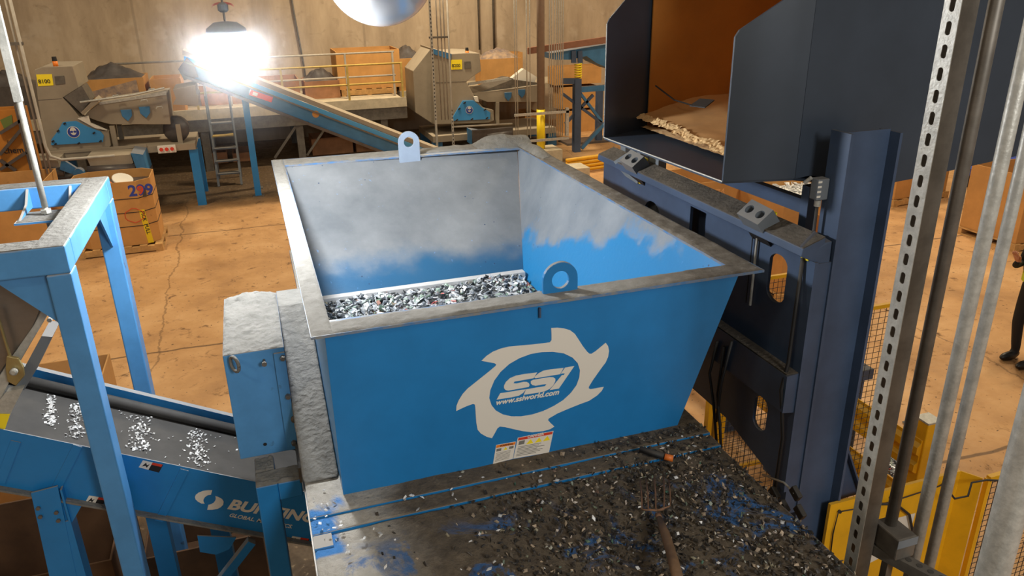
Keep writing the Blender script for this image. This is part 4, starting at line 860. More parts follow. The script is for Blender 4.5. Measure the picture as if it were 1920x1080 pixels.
# ================================================================ PERSON
def person():
    f = pz(1903, 688, 0); X0, Y0 = f.x+.13, f.y+.05
    pr = T('person', 'person in black clothes and yellow vest standing at the right picture edge holding a phone', 'person', (X0, Y0, 0))
    def skin(name, m_, V, E_, Rr, root=0, lvl=1):
        me = bpy.data.meshes.new(name); off = Vector((X0,Y0,0)); me.from_pydata([Vector(v) for v in V], E_, []); me.materials.append(m_)
        o = bpy.data.objects.new(name, me); COL.objects.link(o); o.parent = pr
        md = o.modifiers.new('skin', 'SKIN'); 
        for i, s in enumerate(me.skin_vertices[0].data): s.radius = (Rr[i], Rr[i]) if not isinstance(Rr[i], tuple) else Rr[i]; s.use_root = (i == root)
        md.use_smooth_shade = True; sb = o.modifiers.new('sub', 'SUBSURF'); sb.levels = sb.render_levels = lvl; return o
    skinm = mat('skin', (196,140,110), .6); cloth = mat('black_cloth', (26,26,30), .8); vest = mat('hi_vis_vest', (205,220,60), .7); shoe = mat('black_leather', (24,22,22), .4)
    # faces -x ; left arm raised with a phone
    body = [(0,0,.98),(0,0,1.12),(0,0,1.30),(0,0,1.44),(0,0,1.52),(-.02,0,1.60),(-.03,0,1.70),
            (0,-.10,.92),(.0,-.11,.50),(.02,-.11,.09),(-.10,-.11,.04),(0,.10,.92),(-.03,.12,.50),(.05,.12,.09),(-.07,.13,.04),
            (0,-.19,1.43),(-.02,-.25,1.18),(-.24,-.17,1.22),(-.30,-.12,1.32),(0,.19,1.43),(.0,.26,1.18),(-.22,.17,1.20),(-.29,.10,1.28)]
    ed = [(0,1),(1,2),(2,3),(3,4),(4,5),(5,6),(0,7),(7,8),(8,9),(9,10),(0,11),(11,12),(12,13),(13,14),(3,15),(15,16),(16,17),(17,18),(3,19),(19,20),(20,21),(21,22)]
    rr = [(.15,.12),(.13,.11),(.15,.12),(.13,.10),.055,.06,.07,.10,.065,.05,.035,.10,.065,.05,.035,.065,.05,.04,.028,.065,.05,.04,.028]
    skin('body', cloth, body, ed, rr, lvl=2)
    head = MB(); 
    def hd(u, v):
        a = 2*math.pi*u; b = math.pi*(v-.5); x, y, z = math.cos(b)*math.cos(a), math.cos(b)*math.sin(a), math.sin(b)
        nose = .022*math.exp(-((abs(a-math.pi))/.22)**2-((z+.05)/.22)**2); eye = -.008*math.exp(-((abs(abs(a-math.pi)-.38))/.16)**2-((z-.12)/.12)**2); lips = .006*math.exp(-((abs(a-math.pi))/.3)**2-((z+.42)/.07)**2)
        k = 1+(nose+eye+lips)/.09; w_ = .076*(1-.25*max(0,-z)); return Vector((X0-.045+.095*x*k*(1-.12*max(0,-z)), Y0+w_*y*k, 1.68+.118*z))
    head.grid(hd, 48, 32); head.build('head', skinm, pr, smooth=True)
    for s in (-1, 1):
        MB().lathe([(.008,0),(.018,.004),(.02,.014),(.012,.016)], (X0-.04,Y0+s*.074,1.68), (0,s,0), 12).build('ear', skinm, pr, smooth=True)
        MB().lathe([(.009,0),(.012,.003),(.009,.006)], (X0-.131,Y0+s*.03,1.695), (-1,0,0), 12).build('eye', paper, pr, smooth=True)
        MB().lathe([(.004,0),(.005,.0015)], (X0-.1375,Y0+s*.03,1.695), (-1,0,0), 10).build('pupil', ink, pr)
    MB().grid(lambda u, v: (lambda a, b: Vector((X0-.035+.105*math.cos(b)*math.cos(a), Y0+.086*math.cos(b)*math.sin(a), 1.69+.125*math.sin(b))))(math.pi*(-.62+1.24*u), math.pi*(-.12+.62*v)), 30, 16).build('hair', mat('dark_hair', (40,30,24), .6), pr, smooth=True)
    # vest, following the torso
    def vs(u, v):
        a = 2*math.pi*u; z = 1.02+.44*v; return Vector((X0+(.155-.012*math.sin(math.pi*v))*math.cos(a), Y0+(.20+.01*v)*math.sin(a), z))
    MB().grid(vs, 32, 8).build('vest', vest, pr, smooth=True)
    MB().grid(lambda u, v: Vector((X0+.157*math.cos(2*math.pi*u), Y0+.207*math.sin(2*math.pi*u), 1.14+.05*v)), 32, 1).build('reflective_band', galv, pr, smooth=True)
    # hands: palm with four fingers and a thumb each, the left one closed round a phone
    for s, hx, hz in ((-1,-.30,1.32), (1,-.29,1.28)):
        hy = -.12 if s < 0 else .10; V = [(hx,hy,hz),(hx-.045,hy-s*.012,hz+.05)]; E_ = [(0,1)]; R2 = [.024,.030]
        for k in range(4):
            b = len(V); oy = (k-1.5)*.019; ln = (.8,1,.95,.75)[k]
            V += [(hx-.06,hy+oy-s*.01,hz+.085),(hx-.085,hy+oy-s*.01,hz+.085+.028*ln),(hx-.075,hy+oy-s*.01,hz+.10+.04*ln)]; E_ += [(1,b),(b,b+1),(b+1,b+2)]; R2 += [.010,.009,.008]
        b = len(V); V += [(hx-.02,hy-s*.04,hz+.05),(hx-.05,hy-s*.05,hz+.085)]; E_ += [(0,b),(b,b+1)]; R2 += [.012,.009]
        skin('hand', skinm, V, E_, R2)
    for y, dx in ((-.11,-.05), (.125,-.02)):
        MB().grid(lambda u, v: (lambda a, b: Vector((X0+dx+.015-.02+.145*math.cos(b)*math.cos(a), Y0+y+.052*math.cos(b)*math.sin(a), max(.0, .045+.055*math.sin(b)+.02*max(0,math.cos(a))*math.cos(b)))))(2*math.pi*u, math.pi*(v-.5)), 24, 14).build('shoe', shoe, pr, smooth=True)
    ph = MB().obox((X0-.40, Y0-.11, 1.44), (.012,.075,.15), Matrix.Rotation(.25,3,'Y')).build('mobile_phone', inkred, None, bevel=.004)
    tag(ph, 'red cased mobile phone held up by the person at the right edge', 'phone')
person()
# ================================================================ FAR MACHINERY
def inpl(pts, ox, oy, sc, y): return [py(ox+a/sc, oy+b/sc, y) for a, b in pts]
def gogg(parent, c, r, m1, y):
    MB().lathe([(r*1.12,0),(r*1.12,.004)], c, (0,-1,0), 28).build('sign_ring', paper, parent)
    MB().lathe([(r,0),(r,.003)], Vector(c)+Vector((0,-.0045,0)), (0,-1,0), 28).build('goggles_sign', m1, parent)
    c = Vector(c)+Vector((0,-.008,0))
    MB().prism(ell(c+Vector((0,0,.02)), X*r*.55, Z_*r*.75), (0,-.002,0)).build('sign_head', paper, parent)
    for s in (-1, 1): MB().prism(ell(c+Vector((s*r*.28,-.003,r*.1)), X*r*.26, Z_*r*.22, 14), (0,-.002,0)).build('sign_lens', m1, parent)
def separator(tagno, Yf, ox, oy, sc, P, loc_label, who, stand=True):
    o = T('separator_machine', loc_label, 'machine', (P['body'][0][0]*0+py(ox+P['c'][0]/sc, oy+P['c'][1]/sc, Yf).x, Yf, 0))
    D = P['depth']
    MB().prism(inpl(P['body'], ox, oy, sc, Yf), (0,D,0)).build('cabinet', taupe, o, bevel=.01)
    MB().prism(inpl(P['seam'], ox, oy, sc, Yf-.004), (0,.003,0)).build('panel_seam', steel, o)
    MB().prism(inpl(P['guard'], ox, oy, sc, Yf-.04), (0,.038,0)).build('blue_guard', mat('guard_blue_'+who, (58,140,200), .5), o, bevel=.004); bg_ = LAST[0]
    for a, b in P['bolts']: MB().bar(py(ox+(a-9)/sc, oy+(b+6)/sc, Yf-.05), py(ox+(a+9)/sc, oy+(b-6)/sc, Yf-.05), .02, .03).build('clamp', black, bg_)
    gc_ = py(ox+P['sign'][0]/sc, oy+P['sign'][1]/sc, Yf-.042); gogg(bg_, gc_, .10 if who == 'a' else .09, inkblue, Yf)
    lp = inpl(P['tag'], ox, oy, sc, Yf-.006); npl = MB().prism(lp, (0,-.003,0)).build('number_plate', yelL, o)
    w = (lp[1]-lp[0]); text('plate_lettering', tagno, ink, npl, lp[3]*.74+lp[0]*.26+w*.06+Vector((0,-.012,0)), w, Z_, w.length*.38, bold=.001, ext=.001, sx=1.02)
    MB().prism(inpl(P['vent'], ox, oy, sc, Yf-.006), (0,-.01,0)).build('vent_plate', steel, o)
    b0 = py(ox+P['beacon'][0]/sc, oy+P['beacon'][1]/sc, Yf+.08)
    MB().lathe([(.05,0),(.05,.05)], b0, (0,0,1), 16).build('beacon_base', black, o); bb_ = LAST[0]; MB().lathe([(.045,0),(.045,.10)], b0+Z_*.0505, (0,0,1), 16).build('beacon_lens', orange, bb_, smooth=True); MB().lathe([(.045,0),(.04,.08)], b0+Z_*.151, (0,0,1), 16).build('beacon_cap', black, bb_)
    MB().prism(inpl(P['tray'], ox, oy, sc, Yf+.1), (0,D*.9,0)).build('feeder_tray', taupe, o, bevel=.01)
    MB().prism(inpl(P['traytop'], ox, oy, sc, Yf+.09), (0,.05,0)).build('tray_rim', galv, o)
    for q in P['blues']:
        c = py(ox+q[0]/sc, oy+q[1]/sc, Yf+.09); MB().prism([c+Vector(v) for v in ((-.10,0,.10),(.10,0,.10),(.09,0,-.03),(0,0,-.13),(-.09,0,-.03))], (0,-.04,0)).build('vibration_mount', bblue, o, bevel=.006)
    for q in P['legs']: 
        a = py(ox+q[0]/sc, oy+q[1]/sc, Yf+.12); b = py(ox+q[2]/sc, oy+q[3]/sc, Yf+.12); MB().bar(a, b, .09, .09, (0,1,0)).build('machine_leg', taupe, o)
        MB().bar(a+Vector((0,D*.8,0)), b+Vector((0,D*.8,0)), .09, .09, (0,1,0)).build('machine_leg', taupe, o)
    return o
P1 = dict(c=(300,500), depth=1.15, body=[(355,205),(612,198),(650,330),(665,380),(530,465),(600,540),(670,625),(760,690),(850,740),(915,752),(935,870),(915,890),(395,920),(320,490),(290,230)],
  seam=[(318,484),(520,470),(520,474),(318,488)], guard=[(530,672),(640,662),(740,712),(850,752),(875,785),(868,838),(430,865),(435,815),(480,755)],
  bolts=[(545,682),(490,745),(447,832),(468,856),(665,850),(793,762),(848,832)], sign=(620,755), tag=[(305,268),(438,265),(452,360),(322,368)], vent=[(460,285),(540,278),(550,345),(468,352)], beacon=(478,225),
  tray=[(835,515),(1405,430),(1440,690),(930,690),(820,660),(715,620),(740,585)], traytop=[(835,505),(1400,410),(1405,440),(840,525)], blues=[(1072,605),(1225,580)],
  legs=[(945,700,980,880),(1500,690,1530,880)])
m1 = separator('8100', 17.0, 0, 80, 4.5, P1, 'taupe separator machine with yellow plate 8100, far left', 'a')
MB().prism(inpl([(540,460),(690,365),(765,490),(680,590)], 0, 80, 4.5, 16.97), (0,.6,0)).build('side_hatch', steel, m1)
MB().prism(inpl([(680,590),(800,470),(835,500),(700,610)], 0, 80, 4.5, 16.9), (0,.5,0)).build('chute_flap', taupe, m1)
MB().prism(inpl([(655,640),(740,620),(760,680),(900,740),(800,720)], 0, 80, 4.5, 16.96), (0,.1,0)).build('torn_liner', paper, m1)
MB().tube([py(150,192,16.9), py(250,178,16.9), py(308,165,16.9)], .02, 8).build('hand_rail', galv, m1)
for a in ((975,462),(1280,408),(1215,500),(1345,558)): MB().tube([py(a[0]/4.5-6,80+a[1]/4.5,16.95), py(a[0]/4.5-5,77+a[1]/4.5,16.95), py(a[0]/4.5+5,75.5+a[1]/4.5,16.95), py(a[0]/4.5+6,79+a[1]/4.5,16.95)], .012, 6).build('handle', galv, m1)
MB().lathe([(.22,0),(.25,.05),(.25,.35),(.1,.4)], py(332,238,17.6), (0,-1,0), 20).build('motor', bagm, m1, smooth=True)
MB().prism(inpl([(324,168),(366,160),(368,176),(372,180),(372,198),(324,196),(330,185)], 0, 0, 1, 17.0), (0,.9,0)).build('discharge_box', taupe, m1)
ba = py(90,296,17.0); bb = py(368,283,17.0); z8 = (ba.z+bb.z)/2
ps = T('machine_platform', 'long steel base platform with blue legs carrying the 8100 machine', 'platform', ((ba.x+bb.x)/2, 17.4, 0))
MB().box(ba.x, 16.95, z8, bb.x, 18.4, z8+.12).box(ba.x, 16.93, z8+.1205, bb.x-.9, 16.99, z8+.17).build('base_beam', taupe, ps)
for x in (bb.x-.14, -4.0, ba.x+.05):
    for y in (17.0, 18.2): MB().box(x, y, 0, x+.17, y+.14, z8-.0005).build('leg', blue if x > -2 else bblue, ps)
ob = T('switch_box', 'white box with three red emergency buttons on the platform edge', 'switch box', py(313,280,16.9)); c = py(313,280,16.9)
MB().box(c.x-.17, 16.87, c.z-.07, c.x+.17, 16.949, c.z+.08).build('housing', paper, ob, bevel=.008)
for s in (-1,0,1): MB().lathe([(.035,0),(.035,.03)], (c.x+s*.10,16.869,c.z+.01), (0,-1,0), 14).build('red_button', redm, ob)
m1s = T('discharge_conveyor', 'dark roller discharge conveyor with taupe chutes beneath the 8100 machine', 'conveyor', (-3.3,16.2,0))
ya = 16.3
MB().tube([py(40,322,ya), py(120,322,ya)], .09, 14).tube([py(165,320,ya), py(255,315,ya)], .09, 14).build('roller', bagm, m1s, smooth=True)
MB().prism([py(40,302,ya), py(108,300,ya), py(112,315,ya), py(50,318,ya)], (0,.7,0)).build('chute', taupe, m1s)
MB().prism([py(162,295,ya), py(245,290,ya), py(250,305,ya), py(240,315,ya), py(170,313,ya)], (0,.7,0)).build('chute', taupe, m1s)
MB().prism([py(115,298,ya-.1), py(150,320,ya-.1), py(150,332,ya-.1), py(112,318,ya-.1)], (0,.1,0)).build('side_plate', bblue, m1s)
MB().prism([py(245,287,ya-.1), py(268,290,ya-.1), py(278,325,ya-.1), py(258,322,ya-.1)], (0,.8,0)).build('side_plate', bblue, m1s)
for u in (25, 150): 
    c = py(u,322,ya-.1); MB().lathe([(.09,0),(.09,.16)], c, (0,-1,0), 12).build('bearing', bblue, m1s)
MB().box(-5.3, 16.4, 0, -5.15, 17.0, .95).box(-2.3, 16.4, 0, -2.15, 17.0, .95).build('support_leg', bagm, m1s)
MB().box(-5.4, 16.35, .55, -2.0, 16.9, .95).build('belt_bed', bagm, m1s)
# 8200
P2 = dict(c=(600,450), depth=1.5, body=[(390,185),(520,176),(625,180),(640,330),(570,375),(515,420),(560,500),(600,575),(660,640),(745,660),(750,745),(700,765),(245,780),(240,425),(245,200),(232,140)],
  seam=[(260,425),(520,415),(520,419),(260,429)], guard=[(485,580),(575,578),(650,640),(718,678),(715,735),(400,750),(395,730)], bolts=[(500,597),(455,648),(435,742),(562,735),(690,725),(672,655)],
  sign=(540,658), tag=[(385,235),(478,232),(480,315),(387,318)], vent=[(497,250),(550,248),(552,308),(500,310)], beacon=(522,210),
  tray=[(560,520),(870,480),(1180,440),(1180,590),(690,590),(610,560)], traytop=[(530,430),(870,380),(870,400),(535,452)], blues=[(865,540),(980,515)], legs=[(775,590,775,770),(1160,590,1160,770)])
m2 = separator('8200', 20.0, 760, 60, 4.5, P2, 'taupe separator machine with yellow plate 8200, behind the hopper', 'b')
MB().prism(inpl([(65,330),(215,140),(232,140),(238,420),(238,780),(85,680)], 760, 60, 4.5, 20.35), (0,1.1,0)).build('rear_hood', taupe, m2, bevel=.01)
MB().prism(inpl([(230,140),(390,185),(385,235),(235,185)], 760, 60, 4.5, 19.98), (0,.015,0)).build('blue_plate', bblue, m2)
MB().prism(inpl([(600,520),(900,400),(1120,430),(1100,470),(870,500)], 760, 60, 4.5, 20.2), (0,.9,0)).build('feeder_pan', steel, m2)
MB().prism(inpl([(900,390),(1000,310),(1110,380),(1080,440),(950,420)], 760, 60, 4.5, 20.3), (0,.2,0)).build('torn_liner', paper, m2)
MB().prism(inpl([(575,545),(612,545),(620,590),(590,585)], 760, 60, 4.5, 19.96), (0,.1,0)).build('torn_liner', paper, m2)
z82 = py(940,240,20.0).z
p2 = T('machine_platform', 'steel base platform with blue corner legs carrying the 8200 machine', 'platform', (4.5,20.5,0))
x0_, x1_ = py(810,240,19.9).x, py(1040,235,19.9).x
MB().box(x0_, 19.85, z82-.22, x1_, 21.6, z82-.06).build('base_beam', taupe, p2)
for x in (x0_, x1_-.2): 
    for y in (19.9, 21.4): MB().box(x, y, 0, x+.26, y+.14, z82-.221).build('leg', bblue, p2)
m2s = T('discharge_conveyor', 'dark roller conveyor with scrap on it beneath the 8200 machine', 'conveyor', (4.6,19.2,0))
MB().tube([py(912,257,19.4), py(958,250,19.4)], .14, 14).build('roller', bagm, m2s, smooth=True)
MB().prism([py(885,245,19.4), py(905,248,19.4), py(905,275,19.4), py(885,272,19.4)], (0,.5,0)).build('side_plate', bblue, m2s)
MB().box(py(885,262,19.4).x, 19.3, 0, py(960,262,19.4).x, 19.39, .7).build('belt_bed', bagm, m2s)
# slanted blue conveyor
ic = T('incline_conveyor', 'long blue inclined conveyor rising to the left behind the hopper', 'conveyor', (1.0,17.3,0))
yc = 17.2
top = [(345,103),(830,290)]; 
def icp(u, off, y=yc):   # point on/below the top edge line
    v = 103+(u-345)*(187/485); return py(u, v+off, y)
MB().prism([icp(345,12), icp(850,12), icp(850,38), icp(345,40)], (0,.04,0)).build('side_frame', bblue, ic)
MB().prism([icp(345,2), icp(850,2), icp(850,12), icp(345,12)], (0,.03,0)).build('upper_skirt', mat('upper_blue', (74,150,205), .5, dust=.4, dcol=(160,140,118)), ic)
MB().prism([icp(342,-8,yc+.05), icp(850,-7,yc+.05), icp(850,1,yc+.05), icp(342,1,yc+.05)], (0,.6,0)).build('belt', taupe, ic)
MB().prism([icp(345,37,yc-.06), icp(850,36,yc-.06), icp(850,41,yc-.06), icp(345,43,yc-.06)], (0,.12,0)).build('lower_flange', bagm, ic)
MB().prism([icp(345,11,yc-.04), icp(850,11,yc-.04), icp(850,14,yc-.04), icp(345,14,yc-.04)], (0,.035,0)).build('mid_flange', steel, ic)
MB().prism([icp(345,12,yc+.65), icp(850,12,yc+.65), icp(850,38,yc+.65), icp(345,40,yc+.65)], (0,.04,0)).build('side_frame', bblue, ic)
MB().prism([py(334,130,yc-.02), py(350,108,yc-.02), py(364,120,yc-.02), py(372,145,yc-.02), py(345,150,yc-.02)], (0,.7,0)).build('head_drum', bagm, ic)
c = py(592, 214, yc-.002); MB().lathe([(.075,0),(.075,.002)], c, (0,-1,0), 18).build('access_hole', cardb, ic)
MB().prism([py(578,226,yc-.02), py(600,233,yc-.02), py(592,240,yc-.02), py(585,238,yc-.02)], (0,.02,0)).build('bearing', bblue, ic)
MB().prism([py(470,168,yc-.008), py(512,182,yc-.008), py(509,192,yc-.008), py(467,178,yc-.008)], (0,-.004,0)).build('label_plate', redm, ic)
MB().prism([py(475,172,yc-.014), py(484,175,yc-.014), py(482,181,yc-.014), py(473,178,yc-.014)], (0,-.003,0)).build('label_print', paper, ic)
lt = py(460, 160, yc); lb = pz(485, 367, 0)
for y in (lb.y, lb.y+.72):
    MB().bar((lb.x, y, .02), (lb.x, y, lt.z-.25), .13, .13).build('leg', blue, ic); MB().box(lb.x-.12, y-.1, 0, lb.x+.12, y+.1, .02).build('foot_plate', steel, ic)
# mezzanine, rails, ladder
mz = T('mezzanine', 'pale edged mezzanine platform with dark steel beam, back of the hall', 'platform', (1.5,20.5,0))
mx0, mx1 = -7.0, 3.9
MB().box(mx0, 20.3, 1.28, mx1, 23.6, 1.42).build('deck', concr, mz); MB().box(mx0, 20.25, .98, mx1, 20.35, 1.279).build('edge_beam', steel, mz)
MB().box(3.901, 22.1, 1.28, 9.2, 23.6, 1.42).build('deck', concr, mz)
for x in (5.5, 9.0): MB().box(x, 22.2, 0, x+.16, 22.36, 1.279).build('column', steel, mz)
MB().box(mx0, 20.22, 1.28, mx1, 20.299, 1.52).build('kick_plate', concr, mz)
for x in (-6.8, -4.0, -1.2, 1.05, 3.2): 
    MB().box(x, 20.3, 0, x+.18, 20.46, .979).build('column', steel, mz)
    MB().box(x, 23.2, 0, x+.18, 23.36, 1.279).build('column', steel, mz)
MB().bar((.45,20.32,.2), (1.05,20.32,.95), .06, .06).bar((1.85,20.32,.95), (1.25,20.32,.2), .05, .05).build('brace', steel, mz)
def railing(label, x0, x1, y, z0, hs, m_, posts):
    o = T('hand_railing', label, 'railing', ((x0+x1)/2, y, z0))
    for h in hs: MB().tube([(x0,y,z0+h), (x1,y,z0+h)], .024, 8).build('rail_tube', m_, o, smooth=True)
    for x in posts: MB().box(x-.025, y-.025, z0, x+.025, y+.025, z0+max(hs)).build('railing_post', m_, o)
gal2 = mat('dull_rail_paint', (176,168,156), .6, var=.2)
yr = mat('worn_yellow_rail', (200,170,90), .6, var=.25)
railing('grey hand railing along the back of the mezzanine walkway', -3.0, 3.85, 21.3, 1.421, (.55,1.15), gal2, (-.4,2.55,3.8))
railing('worn yellow hand railing along the front edge of the mezzanine', -1.2, 3.85, 20.26, 1.521, (.38,.85), yr, (-1.15,.85,2.45,3.82))
ld = T('rolling_ladder', 'dark steel step ladder standing against the mezzanine edge', 'ladder', (-.55,19.4,0))
la = pz(432, 348, 0); lx = la.x; ly = la.y
for x in (lx-.25, lx+.25):
    MB().bar((x,ly,0), (x,ly+.55,1.4), .05, .05).build('side_rail', greyp, ld); MB().tube([(x,ly+.05,.9),(x,ly+.2,2.0),(x,ly+.8,2.3),(x,ly+.8,1.4)], .02, 8).build('hand_loop', greyp, ld)
    MB().bar((x,ly+.85,0), (x,ly+.75,1.4), .05, .05).build('rear_leg', greyp, ld)
for k in range(5): MB().box(lx-.25, ly+.05+k*.11, .25+k*.27, lx+.25, ly+.25+k*.11, .28+k*.27).build('step', yr if k == 3 else greyp, ld)
# boxes on and around the mezzanine
def boxat(label, u0, v0, u1, v1, y, d, m_=cardb, film_=None, name='bulk_box', base=None):
    a = py(u0, v1, y); b = py(u1, v0, y); a.z = a.z if base is None else base; o = T(name, label, 'box', ((a.x+b.x)/2, y, a.z))
    x0, x1 = a.x, b.x; z0, z1 = a.z, b.z; lp = [(x0,y,z0+.012),(x1,y,z0+.012),(x1,y+d,z0+.012),(x0,y+d,z0+.012)]; e = .03
    MB().prism(lp, (0,0,z1-z0-.012), [[(x0+e,y+e,z0+.012),(x1-e,y+e,z0+.012),(x1-e,y+d-e,z0+.012),(x0+e,y+d-e,z0+.012)]]).build('walls', m_, o)
    MB().box(x0, y, z0, x1, y+d, z0+.0115).build('bottom', m_, o)
    if film_: MB().grid(lambda u, v: Vector((x0+.02+(x1-x0-.04)*u, y+.02+(d-.04)*v, z1-.02+.28*math.sin(math.pi*u)*math.sin(math.pi*v)*(1+.5*fbm(u*2+x0,v*2,2)) )), 24, 18).build('film_cover', film_, o, smooth=True)
    return o
B1 = boxat('tall open cardboard box on the mezzanine between the railings and 8200 machine', 638, 92, 748, 192, 21.8, 1.3, base=1.591)
pallet('wooden_pallet', 'pale pallet under the tall open box on the mezzanine', (py(638,190,21.8).x+py(748,190,21.8).x)/2, 22.3, 1.5, 1.1, z=1.421, h=.17)
boxat('cardboard box draped with dark plastic on the mezzanine left of the tall box', 575, 150, 636, 195, 21.6, 1.1, cardd, bagm, base=1.421)
boxat('wrapped cardboard box beside the tall box, partly behind the 8200 machine', 752, 108, 795, 215, 22.2, 1.2, cardb, bagm, base=1.421)
boxat('dusty wide box behind the bright lamp on the mezzanine', 380, 148, 560, 208, 21.6, 1.2, cardd, base=1.421)
boxat('low cardboard carton row in front of the tall box on the mezzanine', 655, 196, 735, 214, 20.6, .3, cardb, base=1.421)
B5 = boxat('wrapped cardboard box leaning behind the 8100 machine', 160, 145, 268, 205, 20.45, 1.1, cardb, bagm, base=1.421)
MB().prism([py(172,172,20.41), py(255,150,20.41), py(262,178,20.41), py(190,196,20.41)], (0,.03,0)).build('stretch_film', film, B5)
boxat('cardboard box end right of the wrapped box behind the 8100 machine', 285, 146, 338, 178, 20.5, .9, cardb, base=1.421)
boxat('orange cardboard box against the wall right of the 8200 machine', 902, 108, 978, 152, 22.3, .6, cardb, film, base=1.421)
boxat('second orange cardboard box against the wall, partly behind the first', 925, 98, 980, 110, 23.0, .5, cardb, base=1.421)
for a, b, c_, d_, lb_ in ((590,255,660,318,'box under the mezzanine left of the small post'), (672,262,720,320,'box under the mezzanine right of the small post'), (398,285,425,318,'dim box beneath the mezzanine by the ladder'), (440,285,472,318,'dim box beneath the mezzanine beside the slanted conveyor leg')):
    boxat('cardboard '+lb_, a, b, c_, d_, 21.2, .9, cardd, base=.001)
bz_ = .001
for a, b, c_, d_, lb_ in ((1056,205,1118,272,'tall orange box on the floor behind the lower bracing of the blue stand'), (1050,160,1120,178,'middle orange box stacked behind the braces of the blue stand'), (1040,122,1128,152,'top orange box stacked behind the yellow spring of the blue stand')):
    zt_ = py(a, b, 21.5).z; boxat(lb_, a, b, c_, d_, 21.5, .55, cardb, base=bz_); bz_ = zt_+.001
boxat('carton pile behind the 8200 feeder legs', 985, 210, 1010, 248, 22.5, .8, cardb, base=.001)
# left edge: orange bag box and dark structure
sb = boxat('large orange sack box at the far left edge behind the machine', -60, 205, 38, 330, 15.63, .5, cardi, base=.001)
text('sack_print', 'chem', ink, sb, py(8,288,15.62), X, Z_, .14, bold=.002)
MB().prism([py(0,225,15.62), py(22,215,15.62), py(24,232,15.62), py(8,242,15.62)], (0,-.003,0)).build('green_print', mat('green_ink', (96,110,50), .7), sb)
sf = T('scissor_brace', 'dark steel braces crossing in front of the orange sack box at the left', 'frame', (-5.0,15.5,0))
for a, b in (((0,250),(40,225)), ((0,290),(44,238)), ((0,318),(50,285)), ((0,300),(30,320))): MB().bar(py(*a,15.585), py(*b,15.585), .05, .05, (0,1,0)).build('brace', bagm, sf)
MB().box(py(44,260,15.65).x, 15.56, 0, py(48,260,15.65).x+.05, 15.61, py(44,195,15.65).z).build('upright', bagm, sf)
boxat('dark heap wrapped in plastic behind the orange sack box', -60, 160, 60, 215, 20.6, 1.2, bagm, bagm, base=1.421)
# wall conduits and struts (left set, centre set, pole set)
def vset(name, label, us, v, y, r, z0, m_=gal2, cat='conduit'):
    x = [py(u, v, y).x for u in us]; o = T(name, label, cat, (sum(x)/len(x), y, z0))
    for a in x: MB().tube([(a,y,z0), (a,y,6)], r, 8).build('pipe', m_, o, smooth=True)
    return o, x
o1, xx = vset('wall_conduit_bank', 'bank of thin vertical conduits at the far left beside the 8100 machine', (10,20,34,42), 100, 15.4, .018, z8+.05)
MB().box(xx[0]-.2, 15.33, py(20,85,15.4).z, xx[-1]+.06, 15.38, py(20,85,15.4).z+.05).build('cross_channel', steel, o1)
pb = py(98, 300, 15.4)
MB().tube([(xx[-1]+.02,15.35,6), (xx[-1]+.02,15.35,pb.z+.25), (xx[-1]+.06,15.35,pb.z+.08), (xx[-1]+.22,15.35,pb.z), (py(215,292,15.35).x,15.35,py(215,292,15.35).z)], .026, 10).build('bent_conduit', gal2, o1, smooth=True)
o2, xx = vset('wall_conduit_bank', 'bank of vertical conduits in front of the 8200 machine bending to the right', (822,829,835), 100, 19.0, .016, py(830,225,19.0).z)
MB().tube([(py(842,100,19).x,18.98,6), (py(842,100,19).x,18.98,py(842,225,19).z), (py(846,238,19).x,18.98,py(846,238,19).z), (py(960,232,19).x,18.98,py(960,232,19).z)], .024, 10).build('bent_conduit', gal2, o2, smooth=True)
MB().box(py(803,70,19).x, 18.9, py(803,72,19).z, py(838,70,19).x, 18.95, py(803,70,19).z+.02).build('cross_channel', steel, o2)
for u in (808, 840):
    x = py(u, 100, 18.9).x; s_ = T('wall_strut', 'slotted vertical strut %s' % ('left of the 8200 plate' if u == 808 else 'under the 8200 machine corner'), 'strut', (x, 18.9, 0))
    MB().box(x, 18.85, 0, x+.05, 18.9, 6 if u == 808 else 1.1).build('channel', galv, s_)
    for k in range(60 if u == 808 else 12): MB().box(x+.015, 18.846, .3+k*.09, x+.035, 18.8495, .34+k*.09).build('slot', ink, s_) if k > 8 or u == 840 else None
PY = 18.3; pc_ = py(1014, 205, PY)
col = T('building_column', 'taupe round building column with yellow painted base behind the hopper corner', 'column', (pc_.x, PY, 0))
MB().tube([(pc_.x,PY,pc_.z), (pc_.x,PY,8)], .095, 20).build('shaft', polem, col, smooth=True)
MB().tube([(pc_.x,PY,.301), (pc_.x,PY,pc_.z-.0005)], .105, 20).build('painted_base', mat('column_yellow', (246,214,30), .5), col, smooth=True)
MB().box(pc_.x-.35, PY-.35, 0, pc_.x+.45, PY+.35, .3).build('footing', concr, col)
o3, xx = vset('column_conduit_bank', 'row of parallel galvanised conduits running up just right of the building column', (1030,1034,1039,1043,1047,1051,1055), 150, PY-.1, .014, .6, galv)
for v in (212, 262): 
    z = py(1020, v, PY-.15).z; MB().box(py(965,v,PY-.2).x, PY-.2, z-.03, xx[-1]+.15, PY-.16, z+.03).build('cross_channel', galv, o3)
MB().box(xx[-1]+.06, PY-.2, .6, xx[-1]+.14, PY-.12, 1.3).build('end_strut', galv, o3)
o4, xx = vset('column_conduit_bank', 'thin pair of conduits left of the building column', (966,970), 150, PY-.1, .012, .6, galv)
o5, xx = vset('column_conduit_bank', 'pair of brighter conduits close to the left side of the building column', (988,994), 150, PY-.1, .014, .6, galv)
o6, xx = vset('wall_pipe', 'dark pipe running up the back wall behind the 8200 machine, left one', (898,), 50, 23.9, .03, 2.3, steel, 'pipe')
o7, xx = vset('wall_pipe', 'dark pipe running up the back wall behind the 8200 machine, right one', (926,), 50, 23.9, .04, 2.3, steel, 'pipe')
